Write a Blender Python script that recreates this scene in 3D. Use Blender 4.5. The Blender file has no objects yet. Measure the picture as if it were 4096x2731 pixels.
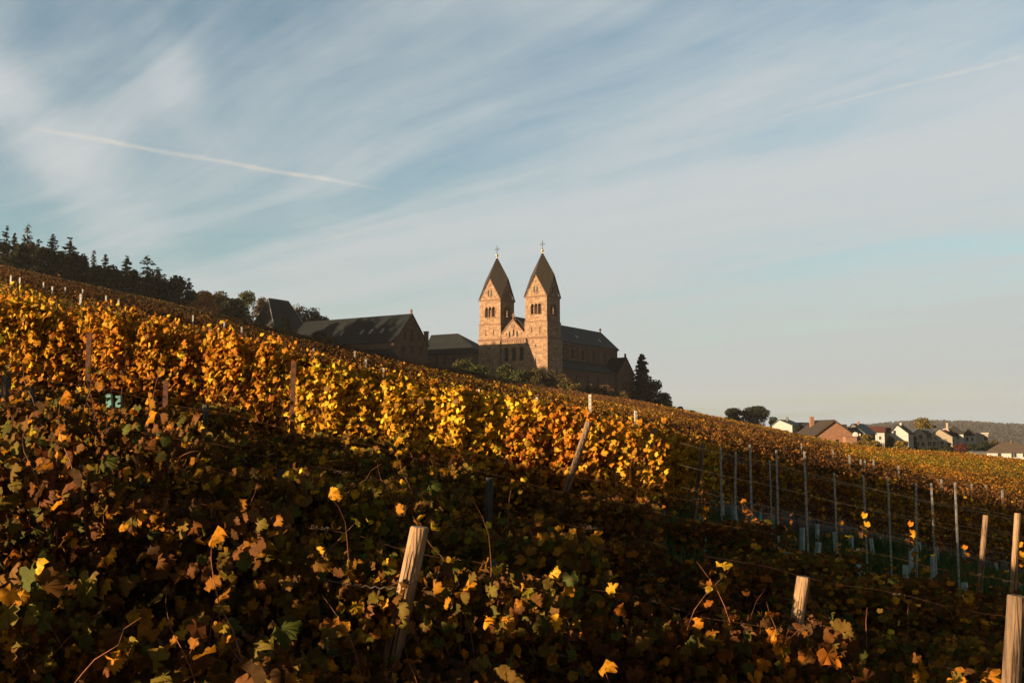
import bpy, bmesh, math, random
import numpy as np
from math import sin, cos, radians, pi, atan2, sqrt, tan
from mathutils import Vector, Matrix

# ------------------------------------------------------------------ camera, sky, sun, exposure
SC = bpy.context.scene
COL = SC.collection
F = 995.56                        # focal length in pixels of a 1024 px wide picture (35 mm lens)
PITCH = radians(5.11)
cam_d = bpy.data.cameras.new('camera'); cam_d.lens = 35.0; cam_d.sensor_width = 36.0
cam_d.clip_start = 0.05; cam_d.clip_end = 60000
cam = bpy.data.objects.new('camera', cam_d); COL.objects.link(cam)
cam.location = (0, 0, 0); cam.rotation_euler = (pi/2 + PITCH, 0, 0)
SC.camera = cam
SC.view_settings.view_transform = 'Standard'; SC.view_settings.look = 'None'
SC.view_settings.exposure = 1.75; SC.view_settings.gamma = 1.0
SC.cycles.max_bounces = 6; SC.cycles.transparent_max_bounces = 6; SC.cycles.volume_bounces = 0
SC.cycles.sample_clamp_indirect = 6

AZ, EL = radians(60), radians(9.7)           # sun: behind the camera to the left, low
SUN = Vector((-sin(AZ)*cos(EL), -cos(AZ)*cos(EL), sin(EL)))
sd = bpy.data.lights.new('sun', 'SUN'); sd.energy = 5.0; sd.angle = radians(0.6); sd.color = (1.0, 0.67, 0.36)
so = bpy.data.objects.new('sun', sd); COL.objects.link(so)
so.rotation_euler = SUN.to_track_quat('Z', 'Y').to_euler()

SKY_TINT = (0.93, 1.09, 1.00)
CLOUD_LOW = (3.12, 3.40, 3.40)
CLOUD_HIGH = (3.55, 3.78, 3.86)
def build_world():
    w = bpy.data.worlds.new('World'); SC.world = w; w.use_nodes = True
    nt = w.node_tree; nt.nodes.clear(); N = nt.nodes.new; L = nt.links.new
    def math_(op, a, b=None, c=None, clamp=False):
        n = N('ShaderNodeMath'); n.operation = op; n.use_clamp = clamp
        for i, v in enumerate((a, b, c)):
            if v is None: continue
            if isinstance(v, (int, float)): n.inputs[i].default_value = v
            else: L(v, n.inputs[i])
        return n.outputs[0]
    def ramp(v, a, b):
        n = N('ShaderNodeMapRange'); n.interpolation_type = 'SMOOTHSTEP'
        L(v, n.inputs[0]); n.inputs[1].default_value = a; n.inputs[2].default_value = b
        return n.outputs[0]
    def mixc(f, a, b):
        n = N('ShaderNodeMix'); n.data_type = 'RGBA'
        if isinstance(f, (int, float)): n.inputs[0].default_value = f
        else: L(f, n.inputs[0])
        for i, v in ((6, a), (7, b)):
            if isinstance(v, tuple): n.inputs[i].default_value = (*v, 1)
            else: L(v, n.inputs[i])
        return n.outputs[2]
    def noise(vec, scale, detail, rough, dist=0.0):
        n = N('ShaderNodeTexNoise'); n.inputs['Scale'].default_value = scale
        n.inputs['Detail'].default_value = detail; n.inputs['Roughness'].default_value = rough
        n.inputs['Distortion'].default_value = dist; L(vec, n.inputs['Vector'])
        return n.outputs['Fac']
    def vec(x, y, z):
        n = N('ShaderNodeCombineXYZ')
        for i, v in enumerate((x, y, z)):
            if isinstance(v, (int, float)): n.inputs[i].default_value = v
            else: L(v, n.inputs[i])
        return n.outputs[0]
    sky = N('ShaderNodeTexSky'); sky.sky_type = 'NISHITA'; sky.sun_disc = False
    sky.sun_elevation = EL; sky.sun_rotation = radians(240); sky.altitude = 200
    sky.air_density = 1.0; sky.dust_density = 1.5; sky.ozone_density = 1.6
    tc = N('ShaderNodeTexCoord'); sp = N('ShaderNodeSeparateXYZ'); L(tc.outputs['Generated'], sp.inputs[0])
    X, Y, Z = sp.outputs
    zz = math_('ADD', math_('MAXIMUM', Z, 0.0), 0.13)
    px = math_('DIVIDE', X, zz); py = math_('DIVIDE', Y, zz)          # the cloud sheet seen as a flat layer high up
    ca, sa = cos(radians(141)), sin(radians(141))
    s = math_('ADD', math_('MULTIPLY', px, ca), math_('MULTIPLY', py, sa))
    t = math_('ADD', math_('MULTIPLY', px, -sa), math_('MULTIPLY', py, ca))
    warp = noise(vec(math_('MULTIPLY', s, 0.35), math_('MULTIPLY', t, 0.55), 3.1), 1.0, 3, 0.5)
    t2 = math_('ADD', t, math_('MULTIPLY', math_('SUBTRACT', warp, 0.5), 0.9))
    broad = noise(vec(math_('MULTIPLY', s, 0.16), math_('MULTIPLY', t2, 0.55), 7.7), 1.0, 4, 0.5, 0.3)
    fine = noise(vec(math_('MULTIPLY', s, 0.42), math_('MULTIPLY', t2, 2.6), 1.3), 1.0, 7, 0.58, 0.2)
    band = noise(vec(math_('MULTIPLY', px, 0.30), math_('MULTIPLY', py, 1.4), 5.5), 1.0, 5, 0.55, 0.8)
    wisp = noise(vec(math_('MULTIPLY', px, 1.5), math_('MULTIPLY', py, 0.5), 9.5), 1.0, 5, 0.6, 0.5)
    m = math_('ADD', math_('MULTIPLY', broad, 1.35), math_('MULTIPLY', fine, 0.85))
    m = math_('ADD', m, math_('MULTIPLY', band, 0.34))
    m = math_('ADD', m, math_('SUBTRACT', math_('MULTIPLY', X, 0.13), 0.08))                    # the veil is thicker towards the right
    m = math_('ADD', m, math_('MULTIPLY', math_('SUBTRACT', 0.30, Z), 0.20))
    m = math_('ADD', m, math_('MULTIPLY', math_('SUBTRACT', wisp, 0.5), 0.34))
    fib = noise(vec(math_('MULTIPLY', s, 0.9), math_('MULTIPLY', t2, 6.0), 4.4), 1.0, 6, 0.62, 0.25)
    m = math_('ADD', m, math_('MULTIPLY', math_('SUBTRACT', fib, 0.5), 0.26))
    def patch(x0, z0, lean, wx, wz, amp):                              # loose bright wisps at the left
        a = math_('DIVIDE', math_('ADD', math_('SUBTRACT', X, x0), math_('MULTIPLY', math_('SUBTRACT', Z, z0), lean)), wx)
        b = math_('DIVIDE', math_('SUBTRACT', Z, z0), wz)
        return math_('MULTIPLY', math_('EXPONENT', math_('MULTIPLY', math_('ADD', math_('MULTIPLY', a, a), math_('MULTIPLY', b, b)), -1)), amp)
    pt = math_('ADD', patch(-.435, .275, .75, .045, .09, .50), patch(-.305, .315, .25, .024, .05, .22))
    m = math_('ADD', m, math_('MULTIPLY', pt, math_('ADD', fib, 0.1)))
    mask = ramp(m, 0.83, 1.42)
    blue = N('ShaderNodeMix'); blue.data_type = 'RGBA'; blue.blend_type = 'MULTIPLY'; blue.inputs[0].default_value = 1
    L(sky.outputs[0], blue.inputs[6]); blue.inputs[7].default_value = (*SKY_TINT, 1)
    pale = mixc(ramp(Z, -0.02, 0.34), CLOUD_LOW, CLOUD_HIGH)
    col = mixc(math_('MULTIPLY', mask, 0.97), blue.outputs[2], pale)
    low = math_('SUBTRACT', 1.0, ramp(Z, -0.02, 0.22))
    col = mixc(math_('MULTIPLY', low, 0.55), col, mixc(ramp(X, -0.3, 0.4), CLOUD_LOW, (3.02, 3.17, 3.12)))
    dim = N('ShaderNodeMix'); dim.data_type = 'RGBA'; dim.blend_type = 'MULTIPLY'; dim.inputs[0].default_value = 1
    L(col, dim.inputs[6]); dk = mixc(ramp(Z, 0.40, 0.72), (1, 1, 1), (.09, .11, .15)); L(dk, dim.inputs[7]); col = dim.outputs[2]   # deep blue zenith, dimmed further above the view to weaken fill light
    dim2 = N('ShaderNodeMix'); dim2.data_type = 'RGBA'; dim2.blend_type = 'MULTIPLY'; dim2.inputs[0].default_value = 1   # sky beside and behind the view dimmed and warmed to cut fill light
    L(col, dim2.inputs[6]); L(mixc(ramp(Y, 0.15, 0.68), (.76, .67, .58), (1, 1, 1)), dim2.inputs[7]); col = dim2.outputs[2]
    bg = N('ShaderNodeBackground'); bg.inputs['Strength'].default_value = 0.05
    L(col, bg.inputs['Color'])
    out = N('ShaderNodeOutputWorld'); L(bg.outputs[0], out.inputs[0])
build_world()

HAZE = True
rnd = random.Random(11)
R = np.random.default_rng(5)

# ------------------------------------------------------------------ helpers
def ray(px, py):
    u = (px-512)/F; v = (341-py)/F
    Y = cos(PITCH)-v*sin(PITCH)
    return u/Y, (sin(PITCH)+v*cos(PITCH))/Y
def at(px, py, d):
    kx, kz = ray(px, py); return Vector((kx*d, d, kz*d))
def sstep(a, b, x):
    t = np.clip((x-a)/(b-a), 0, 1); return t*t*(3-2*t)

def tag(o, label=None, cat=None, group=None, kind=None):
    if label: o['label'] = label
    if cat: o['category'] = cat
    if group: o['group'] = group
    if kind: o['kind'] = kind
    return o
def link(name, me, mat, parent=None):
    o = bpy.data.objects.new(name, me); COL.objects.link(o)
    if mat:
        for m in (mat if isinstance(mat, (list, tuple)) else [mat]): me.materials.append(m)
    if parent: o.parent = parent
    return o
def empty(name, loc=(0, 0, 0), rz=0.0, label=None, cat=None, group=None):
    o = bpy.data.objects.new(name, None); COL.objects.link(o)
    o.empty_display_size = 0.2; o.location = loc; o.rotation_euler = (0, 0, rz)
    return tag(o, label, cat, group)
def copy_tree(o, parent=None):
    c = o.copy(); COL.objects.link(c)
    if parent: c.parent = parent
    for ch in list(o.children): copy_tree(ch, c)
    return c

class MB:
    """collects polygons and becomes one mesh"""
    def __init__(s): s.v = []; s.f = []; s.sm = []; s.mi = []
    def poly(s, pts, smooth=False, mi=0):
        b = len(s.v); s.v += [tuple(p) for p in pts]; s.f.append(tuple(range(b, b+len(pts)))); s.sm.append(smooth); s.mi.append(mi)
    def raw(s, vs, fs, smooth=False, mi=0):
        b = len(s.v); s.v += [tuple(p) for p in vs]
        for f in fs: s.f.append(tuple(b+i for i in f)); s.sm.append(smooth); s.mi.append(mi)
    def box(s, x0, x1, y0, y1, z0, z1, mi=0):
        s.raw([(x0,y0,z0),(x1,y0,z0),(x1,y1,z0),(x0,y1,z0),(x0,y0,z1),(x1,y0,z1),(x1,y1,z1),(x0,y1,z1)],
              [(0,3,2,1),(4,5,6,7),(0,1,5,4),(1,2,6,5),(2,3,7,6),(3,0,4,7)], mi=mi)
    def prism(s, pts, d, mi=0):
        """closed outline pts (3-D) swept by vector d"""
        n = len(pts); d = Vector(d); P = [Vector(p) for p in pts]
        s.raw(P+[p+d for p in P], [tuple(range(n))[::-1], tuple(range(n, 2*n))]+[(i, (i+1) % n, n+(i+1) % n, n+i) for i in range(n)], mi=mi)
    def tube(s, pts, rad, n=6, cap=True, smooth=True, mi=0):
        P = [Vector(p) for p in pts]; rings = []; b = len(s.v)
        for i, p in enumerate(P):
            d = (P[min(i+1, len(P)-1)]-P[max(i-1, 0)])
            if d.length < 1e-9: d = Vector((0, 0, 1))
            d.normalize()
            a = d.cross(Vector((0, 0, 1)) if abs(d.z) < .9 else Vector((1, 0, 0))).normalized(); c = d.cross(a)
            r = rad[i] if isinstance(rad, (list, tuple)) else rad
            for k in range(n):
                th = 2*pi*k/n; s.v.append(tuple(p+a*cos(th)*r+c*sin(th)*r))
        for i in range(len(P)-1):
            for k in range(n):
                s.f.append((b+i*n+k, b+i*n+(k+1) % n, b+(i+1)*n+(k+1) % n, b+(i+1)*n+k)); s.sm.append(smooth); s.mi.append(mi)
        if cap:
            s.f.append(tuple(b+k for k in range(n))[::-1]); s.sm.append(False); s.mi.append(mi)
            e = b+(len(P)-1)*n; s.f.append(tuple(e+k for k in range(n))); s.sm.append(False); s.mi.append(mi)
    def sphere(s, c, r, n=8, m=6):
        c = Vector(c); vs = []; fs = []
        for i in range(m+1):
            ph = pi*i/m
            for k in range(n): vs.append(c+Vector((sin(ph)*cos(2*pi*k/n), sin(ph)*sin(2*pi*k/n), cos(ph)))*r)
        for i in range(m):
            for k in range(n): fs.append((i*n+k, (i+1)*n+k, (i+1)*n+(k+1) % n, i*n+(k+1) % n))
        s.raw(vs, fs, True)
    def mesh(s, name, fix=True):
        me = bpy.data.meshes.new(name); me.from_pydata(s.v, [], s.f)
        me.polygons.foreach_set('use_smooth', s.sm); me.polygons.foreach_set('material_index', s.mi)
        if fix:
            bm = bmesh.new(); bm.from_mesh(me); bmesh.ops.recalc_face_normals(bm, faces=bm.faces); bm.to_mesh(me); bm.free()
        me.update(); return me
    def build(s, name, mat, parent=None): return link(name, s.mesh(name), mat, parent)

def np_mesh(name, V, loops, starts, mat_idx=None, col=None, smooth=False):
    me = bpy.data.meshes.new(name)
    me.vertices.add(len(V)); me.vertices.foreach_set('co', np.ascontiguousarray(V, dtype=np.float32).ravel())
    me.loops.add(len(loops)); me.loops.foreach_set('vertex_index', np.ascontiguousarray(loops, dtype=np.int32))
    me.polygons.add(len(starts)); me.polygons.foreach_set('loop_start', np.ascontiguousarray(starts, dtype=np.int32))
    me.update(calc_edges=True)
    if smooth: me.polygons.foreach_set('use_smooth', np.ones(len(starts), dtype=bool))
    if col is not None:
        a = me.color_attributes.new('leafcol', 'FLOAT_COLOR', 'POINT')
        c4 = np.ones((len(V), 4), dtype=np.float32); c4[:, :3] = col; a.data.foreach_set('color', c4.ravel())
    return me

# ------------------------------------------------------------------ materials
def mat(name, color=(.5, .5, .5), rough=.8, noise=None, metal=0.0, spec=.3, bump=0.0, coord='Object'):
    """principled material; noise = list of (scale, colour, low, high) layers mixed over the base"""
    m = bpy.data.materials.new(name); m.use_nodes = True; nt = m.node_tree; b = nt.nodes['Principled BSDF']
    b.inputs['Roughness'].default_value = rough; b.inputs['Metallic'].default_value = metal
    b.inputs['Specular IOR Level'].default_value = spec
    tc = nt.nodes.new('ShaderNodeTexCoord')
    last = nt.nodes.new('ShaderNodeRGB'); last.outputs[0].default_value = (*color, 1); last = last.outputs[0]
    for i, (sc, c, lo, hi) in enumerate(noise or []):
        n = nt.nodes.new('ShaderNodeTexNoise'); n.inputs['Detail'].default_value = 5
        if isinstance(sc, tuple):
            mp = nt.nodes.new('ShaderNodeMapping'); mp.inputs['Scale'].default_value = sc
            nt.links.new(tc.outputs[coord], mp.inputs[0]); nt.links.new(mp.outputs[0], n.inputs['Vector']); n.inputs['Scale'].default_value = 1
        else:
            nt.links.new(tc.outputs[coord], n.inputs['Vector']); n.inputs['Scale'].default_value = sc
        r = nt.nodes.new('ShaderNodeMapRange'); nt.links.new(n.outputs['Fac'], r.inputs[0])
        r.inputs[1].default_value = lo; r.inputs[2].default_value = hi
        x = nt.nodes.new('ShaderNodeMix'); x.data_type = 'RGBA'; nt.links.new(r.outputs[0], x.inputs[0])
        nt.links.new(last, x.inputs[6]); x.inputs[7].default_value = (*c, 1); last = x.outputs[2]
        if i == 0 and bump:
            bp = nt.nodes.new('ShaderNodeBump'); bp.inputs['Strength'].default_value = bump; bp.inputs['Distance'].default_value = .05
            nt.links.new(n.outputs['Fac'], bp.inputs['Height']); nt.links.new(bp.outputs[0], b.inputs['Normal'])
    nt.links.new(last, b.inputs['Base Color'])
    return m

def stone_mat(name, cols, mortar, bw=.85, bh=.36, noise_c=(.16, .10, .07)):
    m = bpy.data.materials.new(name); m.use_nodes = True; nt = m.node_tree; b = nt.nodes['Principled BSDF']; L = nt.links.new
    b.inputs['Roughness'].default_value = .95; b.inputs['Specular IOR Level'].default_value = .15
    tc = nt.nodes.new('ShaderNodeTexCoord'); sp = nt.nodes.new('ShaderNodeSeparateXYZ'); L(tc.outputs['Object'], sp.inputs[0])
    ad = nt.nodes.new('ShaderNodeMath'); L(sp.outputs[0], ad.inputs[0]); L(sp.outputs[1], ad.inputs[1])
    cb = nt.nodes.new('ShaderNodeCombineXYZ'); L(ad.outputs[0], cb.inputs[0]); L(sp.outputs[2], cb.inputs[1])
    br = nt.nodes.new('ShaderNodeTexBrick'); L(cb.outputs[0], br.inputs['Vector'])
    br.inputs['Scale'].default_value = 1; br.inputs['Brick Width'].default_value = bw; br.inputs['Row Height'].default_value = bh
    br.inputs['Mortar Size'].default_value = .03; br.inputs['Bias'].default_value = 0
    br.inputs['Color1'].default_value = (*cols[0], 1); br.inputs['Color2'].default_value = (*cols[1], 1); br.inputs['Mortar'].default_value = (*mortar, 1)
    br2 = nt.nodes.new('ShaderNodeTexBrick'); L(cb.outputs[0], br2.inputs['Vector']); br2.offset = .37
    br2.inputs['Scale'].default_value = 1; br2.inputs['Brick Width'].default_value = bw*1.9; br2.inputs['Row Height'].default_value = bh*2
    br2.inputs['Mortar Size'].default_value = 0
    br2.inputs['Color1'].default_value = (0, 0, 0, 1); br2.inputs['Color2'].default_value = (1, 1, 1, 1)
    x = nt.nodes.new('ShaderNodeMix'); x.data_type = 'RGBA'
    r0 = nt.nodes.new('ShaderNodeMapRange'); L(br2.outputs['Color'], r0.inputs[0]); r0.inputs[1].default_value = .45; r0.inputs[2].default_value = 1; r0.inputs[4].default_value = .55
    L(r0.outputs[0], x.inputs[0]); L(br.outputs['Color'], x.inputs[6]); x.inputs[7].default_value = (*cols[2], 1)
    n = nt.nodes.new('ShaderNodeTexNoise'); n.inputs['Scale'].default_value = 1.1; n.inputs['Detail'].default_value = 6; L(tc.outputs['Object'], n.inputs['Vector'])
    r = nt.nodes.new('ShaderNodeMapRange'); L(n.outputs['Fac'], r.inputs[0]); r.inputs[1].default_value = .45; r.inputs[2].default_value = .75; r.inputs[4].default_value = .75
    y = nt.nodes.new('ShaderNodeMix'); y.data_type = 'RGBA'; L(r.outputs[0], y.inputs[0]); L(x.outputs[2], y.inputs[6]); y.inputs[7].default_value = (*noise_c, 1)
    L(y.outputs[2], b.inputs['Base Color'])
    bp = nt.nodes.new('ShaderNodeBump'); bp.inputs['Strength'].default_value = .6; bp.inputs['Distance'].default_value = .08
    L(br.outputs['Fac'], bp.inputs['Height']); bp.invert = True; L(bp.outputs[0], b.inputs['Normal'])
    return m

def leaf_mat(name, transl=.42, spots=True, gloss=.07, tint=(1, 1, 1)):
    m = bpy.data.materials.new(name); m.use_nodes = True; nt = m.node_tree; L = nt.links.new; N = nt.nodes.new
    nt.nodes.clear()
    out = N('ShaderNodeOutputMaterial'); a = N('ShaderNodeAttribute'); a.attribute_name = 'leafcol'
    col = a.outputs['Color']
    oi = N('ShaderNodeObjectInfo')
    hs = N('ShaderNodeHueSaturation'); L(col, hs.inputs['Color'])
    r = N('ShaderNodeMapRange'); L(oi.outputs['Random'], r.inputs[0]); r.inputs[3].default_value = .485; r.inputs[4].default_value = .515; L(r.outputs[0], hs.inputs['Hue'])
    r = N('ShaderNodeMapRange'); L(oi.outputs['Random'], r.inputs[0]); r.inputs[3].default_value = .85; r.inputs[4].default_value = 1.1; L(r.outputs[0], hs.inputs['Value'])
    col = hs.outputs[0]
    if spots:
        lv = N('ShaderNodeAttribute'); lv.attribute_name = 'leafuv'; sx = N('ShaderNodeSeparateXYZ'); L(lv.outputs['Vector'], sx.inputs[0])
        def mt(op, a, b=None):
            q = N('ShaderNodeMath'); q.operation = op
            for i, v in enumerate((a, b)):
                if v is None: continue
                if isinstance(v, (int, float)): q.inputs[i].default_value = v
                else: L(v, q.inputs[i])
            return q.outputs[0]
        rad = mt('SQRT', mt('ADD', mt('MULTIPLY', sx.outputs[0], sx.outputs[0]), mt('MULTIPLY', sx.outputs[1], sx.outputs[1])))
        an = mt('ARCTAN2', sx.outputs[0], sx.outputs[1])
        vein = mt('MULTIPLY', mt('ABSOLUTE', mt('SINE', mt('MULTIPLY', an, 2.5))), rad)
        side_ = mt('ABSOLUTE', mt('SINE', mt('MULTIPLY', mt('SUBTRACT', rad, mt('MULTIPLY', mt('ABSOLUTE', mt('SINE', mt('MULTIPLY', an, 2.5))), .35)), 34)))
        vm = N('ShaderNodeMapRange'); L(vein, vm.inputs[0]); vm.inputs[1].default_value = .012; vm.inputs[2].default_value = .05; vm.inputs[3].default_value = .42; vm.inputs[4].default_value = 0.0
        sm_ = N('ShaderNodeMapRange'); L(side_, sm_.inputs[0]); sm_.inputs[1].default_value = 0.0; sm_.inputs[2].default_value = .3; sm_.inputs[3].default_value = .16; sm_.inputs[4].default_value = 0.0
        vx = N('ShaderNodeMix'); vx.data_type = 'RGBA'; L(mt('MAXIMUM', vm.outputs[0], sm_.outputs[0]), vx.inputs[0]); L(col, vx.inputs[6]); vx.inputs[7].default_value = (.07, .06, .014, 1)
        col = vx.outputs[2]
        tc = N('ShaderNodeTexCoord')
        n = N('ShaderNodeTexNoise'); n.inputs['Scale'].default_value = 28; n.inputs['Detail'].default_value = 4; L(tc.outputs['Object'], n.inputs['Vector'])
        r = N('ShaderNodeMapRange'); L(n.outputs['Fac'], r.inputs[0]); r.inputs[1].default_value = .5; r.inputs[2].default_value = .72; r.inputs[4].default_value = .75
        x = N('ShaderNodeMix'); x.data_type = 'RGBA'; L(r.outputs[0], x.inputs[0]); L(col, x.inputs[6]); x.inputs[7].default_value = (.065, .03, .012, 1)
        col = x.outputs[2]
    p = N('ShaderNodeBsdfPrincipled'); p.inputs['Roughness'].default_value = .6; p.inputs['Specular IOR Level'].default_value = gloss
    L(col, p.inputs['Base Color'])
    t = N('ShaderNodeBsdfTranslucent'); L(col, t.inputs['Color'])
    mx = N('ShaderNodeMixShader'); mx.inputs[0].default_value = transl; L(p.outputs[0], mx.inputs[1]); L(t.outputs[0], mx.inputs[2])
    L(mx.outputs[0], out.inputs[0])
    return m

M = {}
M['leaf'] = leaf_mat('grape_leaf')
M['leaf_far'] = leaf_mat('grape_leaf_distant', spots=False, transl=.3)
M['needle'] = leaf_mat('tree_foliage', spots=False, transl=.12, gloss=.1)
M['bark'] = mat('vine_bark', (.10, .065, .045), .95, [(30, (.035, .024, .018), .4, .65)], bump=.6)
M['cane'] = mat('vine_cane', (.20, .075, .035), .6, [(18, (.07, .033, .02), .45, .65)])
M['trunk'] = mat('tree_bark', (.06, .045, .035), .95, [(3, (.03, .024, .02), .4, .6)])
M['wood'] = mat('post_wood', (.235, .150, .085), .85, [((40, 40, 2.2), (.15, .10, .062), .50, .62), ((90, 90, 5), (.29, .205, .13), .58, .75), ((8, 8, 3), (.20, .16, .12), .55, .75)], bump=.5)
M['wood_grey'] = mat('weathered_wood', (.115, .103, .09), .9, [((45, 45, 2.0), (.08, .07, .06), .48, .62), ((8, 8, 3), (.15, .132, .108), .5, .75)], bump=.6)
M['wood_brown'] = mat('brown_post_wood', (.15, .10, .064), .9, [((40, 40, 2.0), (.055, .036, .024), .48, .62), ((8, 8, 3), (.14, .10, .068), .5, .75)], bump=.6)
M['wood_shade'] = mat('shaded_post_wood', (.050, .046, .043), .9, [((45, 45, 2.0), (.025, .022, .02), .48, .62), ((8, 8, 3), (.07, .065, .06), .5, .75)], bump=.6)  # weathered grey darkened in colour so sun-caught tops look shaded
M['split'] = mat('wood_crack', (.035, .022, .014), .95)
M['endgrain'] = mat('post_end_grain', (.22, .175, .13), .9, [(40, (.24, .17, .11), .4, .65)])
M['galv'] = mat('galvanised_steel', (.30, .305, .31), .45, [(14, (.11, .113, .118), .45, .7)], metal=.55, spec=.5)
M['zinc'] = mat('bright_zinc_post', (.42, .41, .39), .5, [(12, (.33, .32, .31), .4, .7)])
M['slot'] = mat('post_slot', (.10, .10, .10), .8)
M['rust'] = mat('rusty_steel', (.13, .05, .03), .85, [(20, (.06, .03, .022), .4, .6)])
M['wire'] = mat('vineyard_wire', (.10, .095, .09), .55, metal=.4)
M['tendril'] = mat('dry_tendril', (.12, .095, .075), .8)
M['tube'] = mat('grow_tube_plastic', (.17, .27, .285), .55, [(6, (.30, .42, .43), .4, .7)])
M['tube2'] = mat('grow_tube_green', (.07, .21, .215), .55, [(6, (.12, .26, .26), .4, .7)])
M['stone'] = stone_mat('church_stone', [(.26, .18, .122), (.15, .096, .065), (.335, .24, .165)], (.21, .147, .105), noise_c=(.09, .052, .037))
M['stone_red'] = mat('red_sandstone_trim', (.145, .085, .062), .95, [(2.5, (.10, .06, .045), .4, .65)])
M['stone_shade'] = stone_mat('shaded_stone', [(.105, .066, .048), (.075, .045, .033), (.125, .084, .062)], (.09, .06, .045), noise_c=(.05, .032, .025))  # church stone darkened in colour to stand for shade on unlit walls
M['slate'] = mat('slate_roof', (.011, .0145, .019), .60, [((1.2, 1.2, 9), (.007, .0095, .012), .42, .6), (.35, (.016, .018, .021), .5, .75)], spec=.10)
M['slate_w'] = mat('slate_tower_roof', (.046, .040, .036), .7, [((1.5, 1.5, 10), (.027, .024, .022), .42, .6)], spec=.08)
M['glass'] = mat('dark_window_glass', (.010, .011, .012), .5, spec=.12)
M['void'] = mat('unlit_room', (.012, .010, .009), .9)
M['gold'] = mat('gilded_ball', (.75, .50, .15), .3, metal=1.0)
M['iron'] = mat('wrought_iron', (.05, .045, .04), .6, metal=.4)
M['white'] = mat('white_render', (.29, .30, .32), .9, [(.8, (.25, .255, .27), .4, .75)])
M['cream'] = mat('cream_render', (.27, .24, .19), .9, [(.8, (.23, .20, .16), .4, .75)])
M['grey_wall'] = mat('grey_render', (.09, .093, .097), .9, [(.8, (.07, .073, .076), .4, .7)])
M['brick'] = stone_mat('barn_brick', [(.25, .125, .078), (.19, .09, .056), (.29, .155, .10)], (.22, .14, .10), .5, .2, (.14, .07, .045))
M['rooftile'] = mat('brown_roof_tiles', (.038, .031, .028), .85, [((.4, 4, 4), (.026, .022, .02), .4, .6)])
M['roofdark'] = mat('dark_roof_tiles', (.022, .021, .021), .85, [((.4, 4, 4), (.014, .013, .013), .4, .6)])
M['roofblue'] = mat('grey_blue_roof', (.05, .062, .074), .6, [((.4, 4, 4), (.034, .043, .052), .4, .6)])
M['roofred'] = mat('red_roof_tiles', (.065, .022, .018), .85, [((.4, 4, 4), (.04, .016, .013), .4, .6)])
M['rooftan'] = mat('tan_roof_tiles', (.075, .058, .048), .85, [((.4, 4, 4), (.05, .04, .034), .4, .6)])
M['woodtrim'] = mat('dark_timber', (.07, .045, .03), .85)
M['rail'] = mat('balcony_metal', (.36, .34, .30), .6)
M['redpanel'] = mat('red_brick_gable', (.20, .065, .038), .9)
M['grass'] = leaf_mat('meadow_grass', spots=False, transl=.2)

# ------------------------------------------------------------------ terrain
SKX = np.array([-900, 0, 200, 330, 400, 512, 640, 760, 800, 840, 870, 950, 1024, 1200, 1900.])
SKY_ = np.array([72, 263, 308, 340.5, 358.5, 381, 399.5, 424, 433, 440.5, 445, 450, 457.5, 472, 500.])
def farS(u): return (430-np.interp(u*F+512, SKX, SKY_))/F
def Hd(y):
    return 2.06 + .45*np.exp(-(np.maximum(y, 0)/6.0)**2) + .80*sstep(8, 32, y)*(1-sstep(90, 280, y))
def ground(x, y):
    x = np.asarray(x, dtype=float); y = np.asarray(y, dtype=float)
    xl = -.64*np.maximum(y, 0)-4.5                      # unseen slope left of this flattened to let the low sun in
    xx = np.where(x < xl, xl+(x-xl)*.05, x)
    xx = np.clip(xx, -420, 420)
    plane = -.213*xx+.0594*y
    u = np.clip(xx/np.maximum(y, 1), -1.2, 1.2)
    far = farS(u)*y
    w = sstep(45, 150, y)
    z = plane*(1-w)+far*w-Hd(y)
    z = z+.05*np.sin(x*.9+y*.4)*np.clip(y/20, 0, 1)*(1-w)
    v = sstep(520, 950, y)
    return z*(1-v)+(-70)*v
def gz(x, y): return float(ground(x, y))

def build_ground():
    ys = np.concatenate([np.linspace(-160, -4, 28), np.linspace(-3, 60, 120), np.linspace(62, 420, 110), np.linspace(430, 1000, 50), np.linspace(1050, 4300, 26)])
    t = np.linspace(-1, 1, 241)
    Y, T = np.meshgrid(ys, t, indexing='ij')
    half = np.clip(np.maximum(Y, 0)*1.15+45, 45, 4200)
    X = T*half
    # widen the sheet outside the picture
    X = X+np.sign(T)*np.where(np.abs(T) > .985, 900, 0)*np.where(np.abs(T) >= .99, 1, 0)
    Z = ground(X, Y)
    n, m = X.shape
    V = np.stack([X, Y, Z], -1).reshape(-1, 3)
    idx = np.arange(n*m).reshape(n, m)
    q = np.stack([idx[:-1, :-1], idx[:-1, 1:], idx[1:, 1:], idx[1:, :-1]], -1).reshape(-1, 4)
    me = np_mesh('ground', V, q.ravel(), np.arange(len(q))*4, smooth=True)
    m_ = mat('vineyard_soil', (.045, .033, .018), .98, [(.9, (.026, .036, .012), .42, .6), (7, (.024, .018, .011), .45, .7), (.02, (.065, .037, .014), .55, .8)], bump=.5, coord='Object')
    o = link('ground', me, m_); tag(o, kind='structure')
build_ground()

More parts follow.
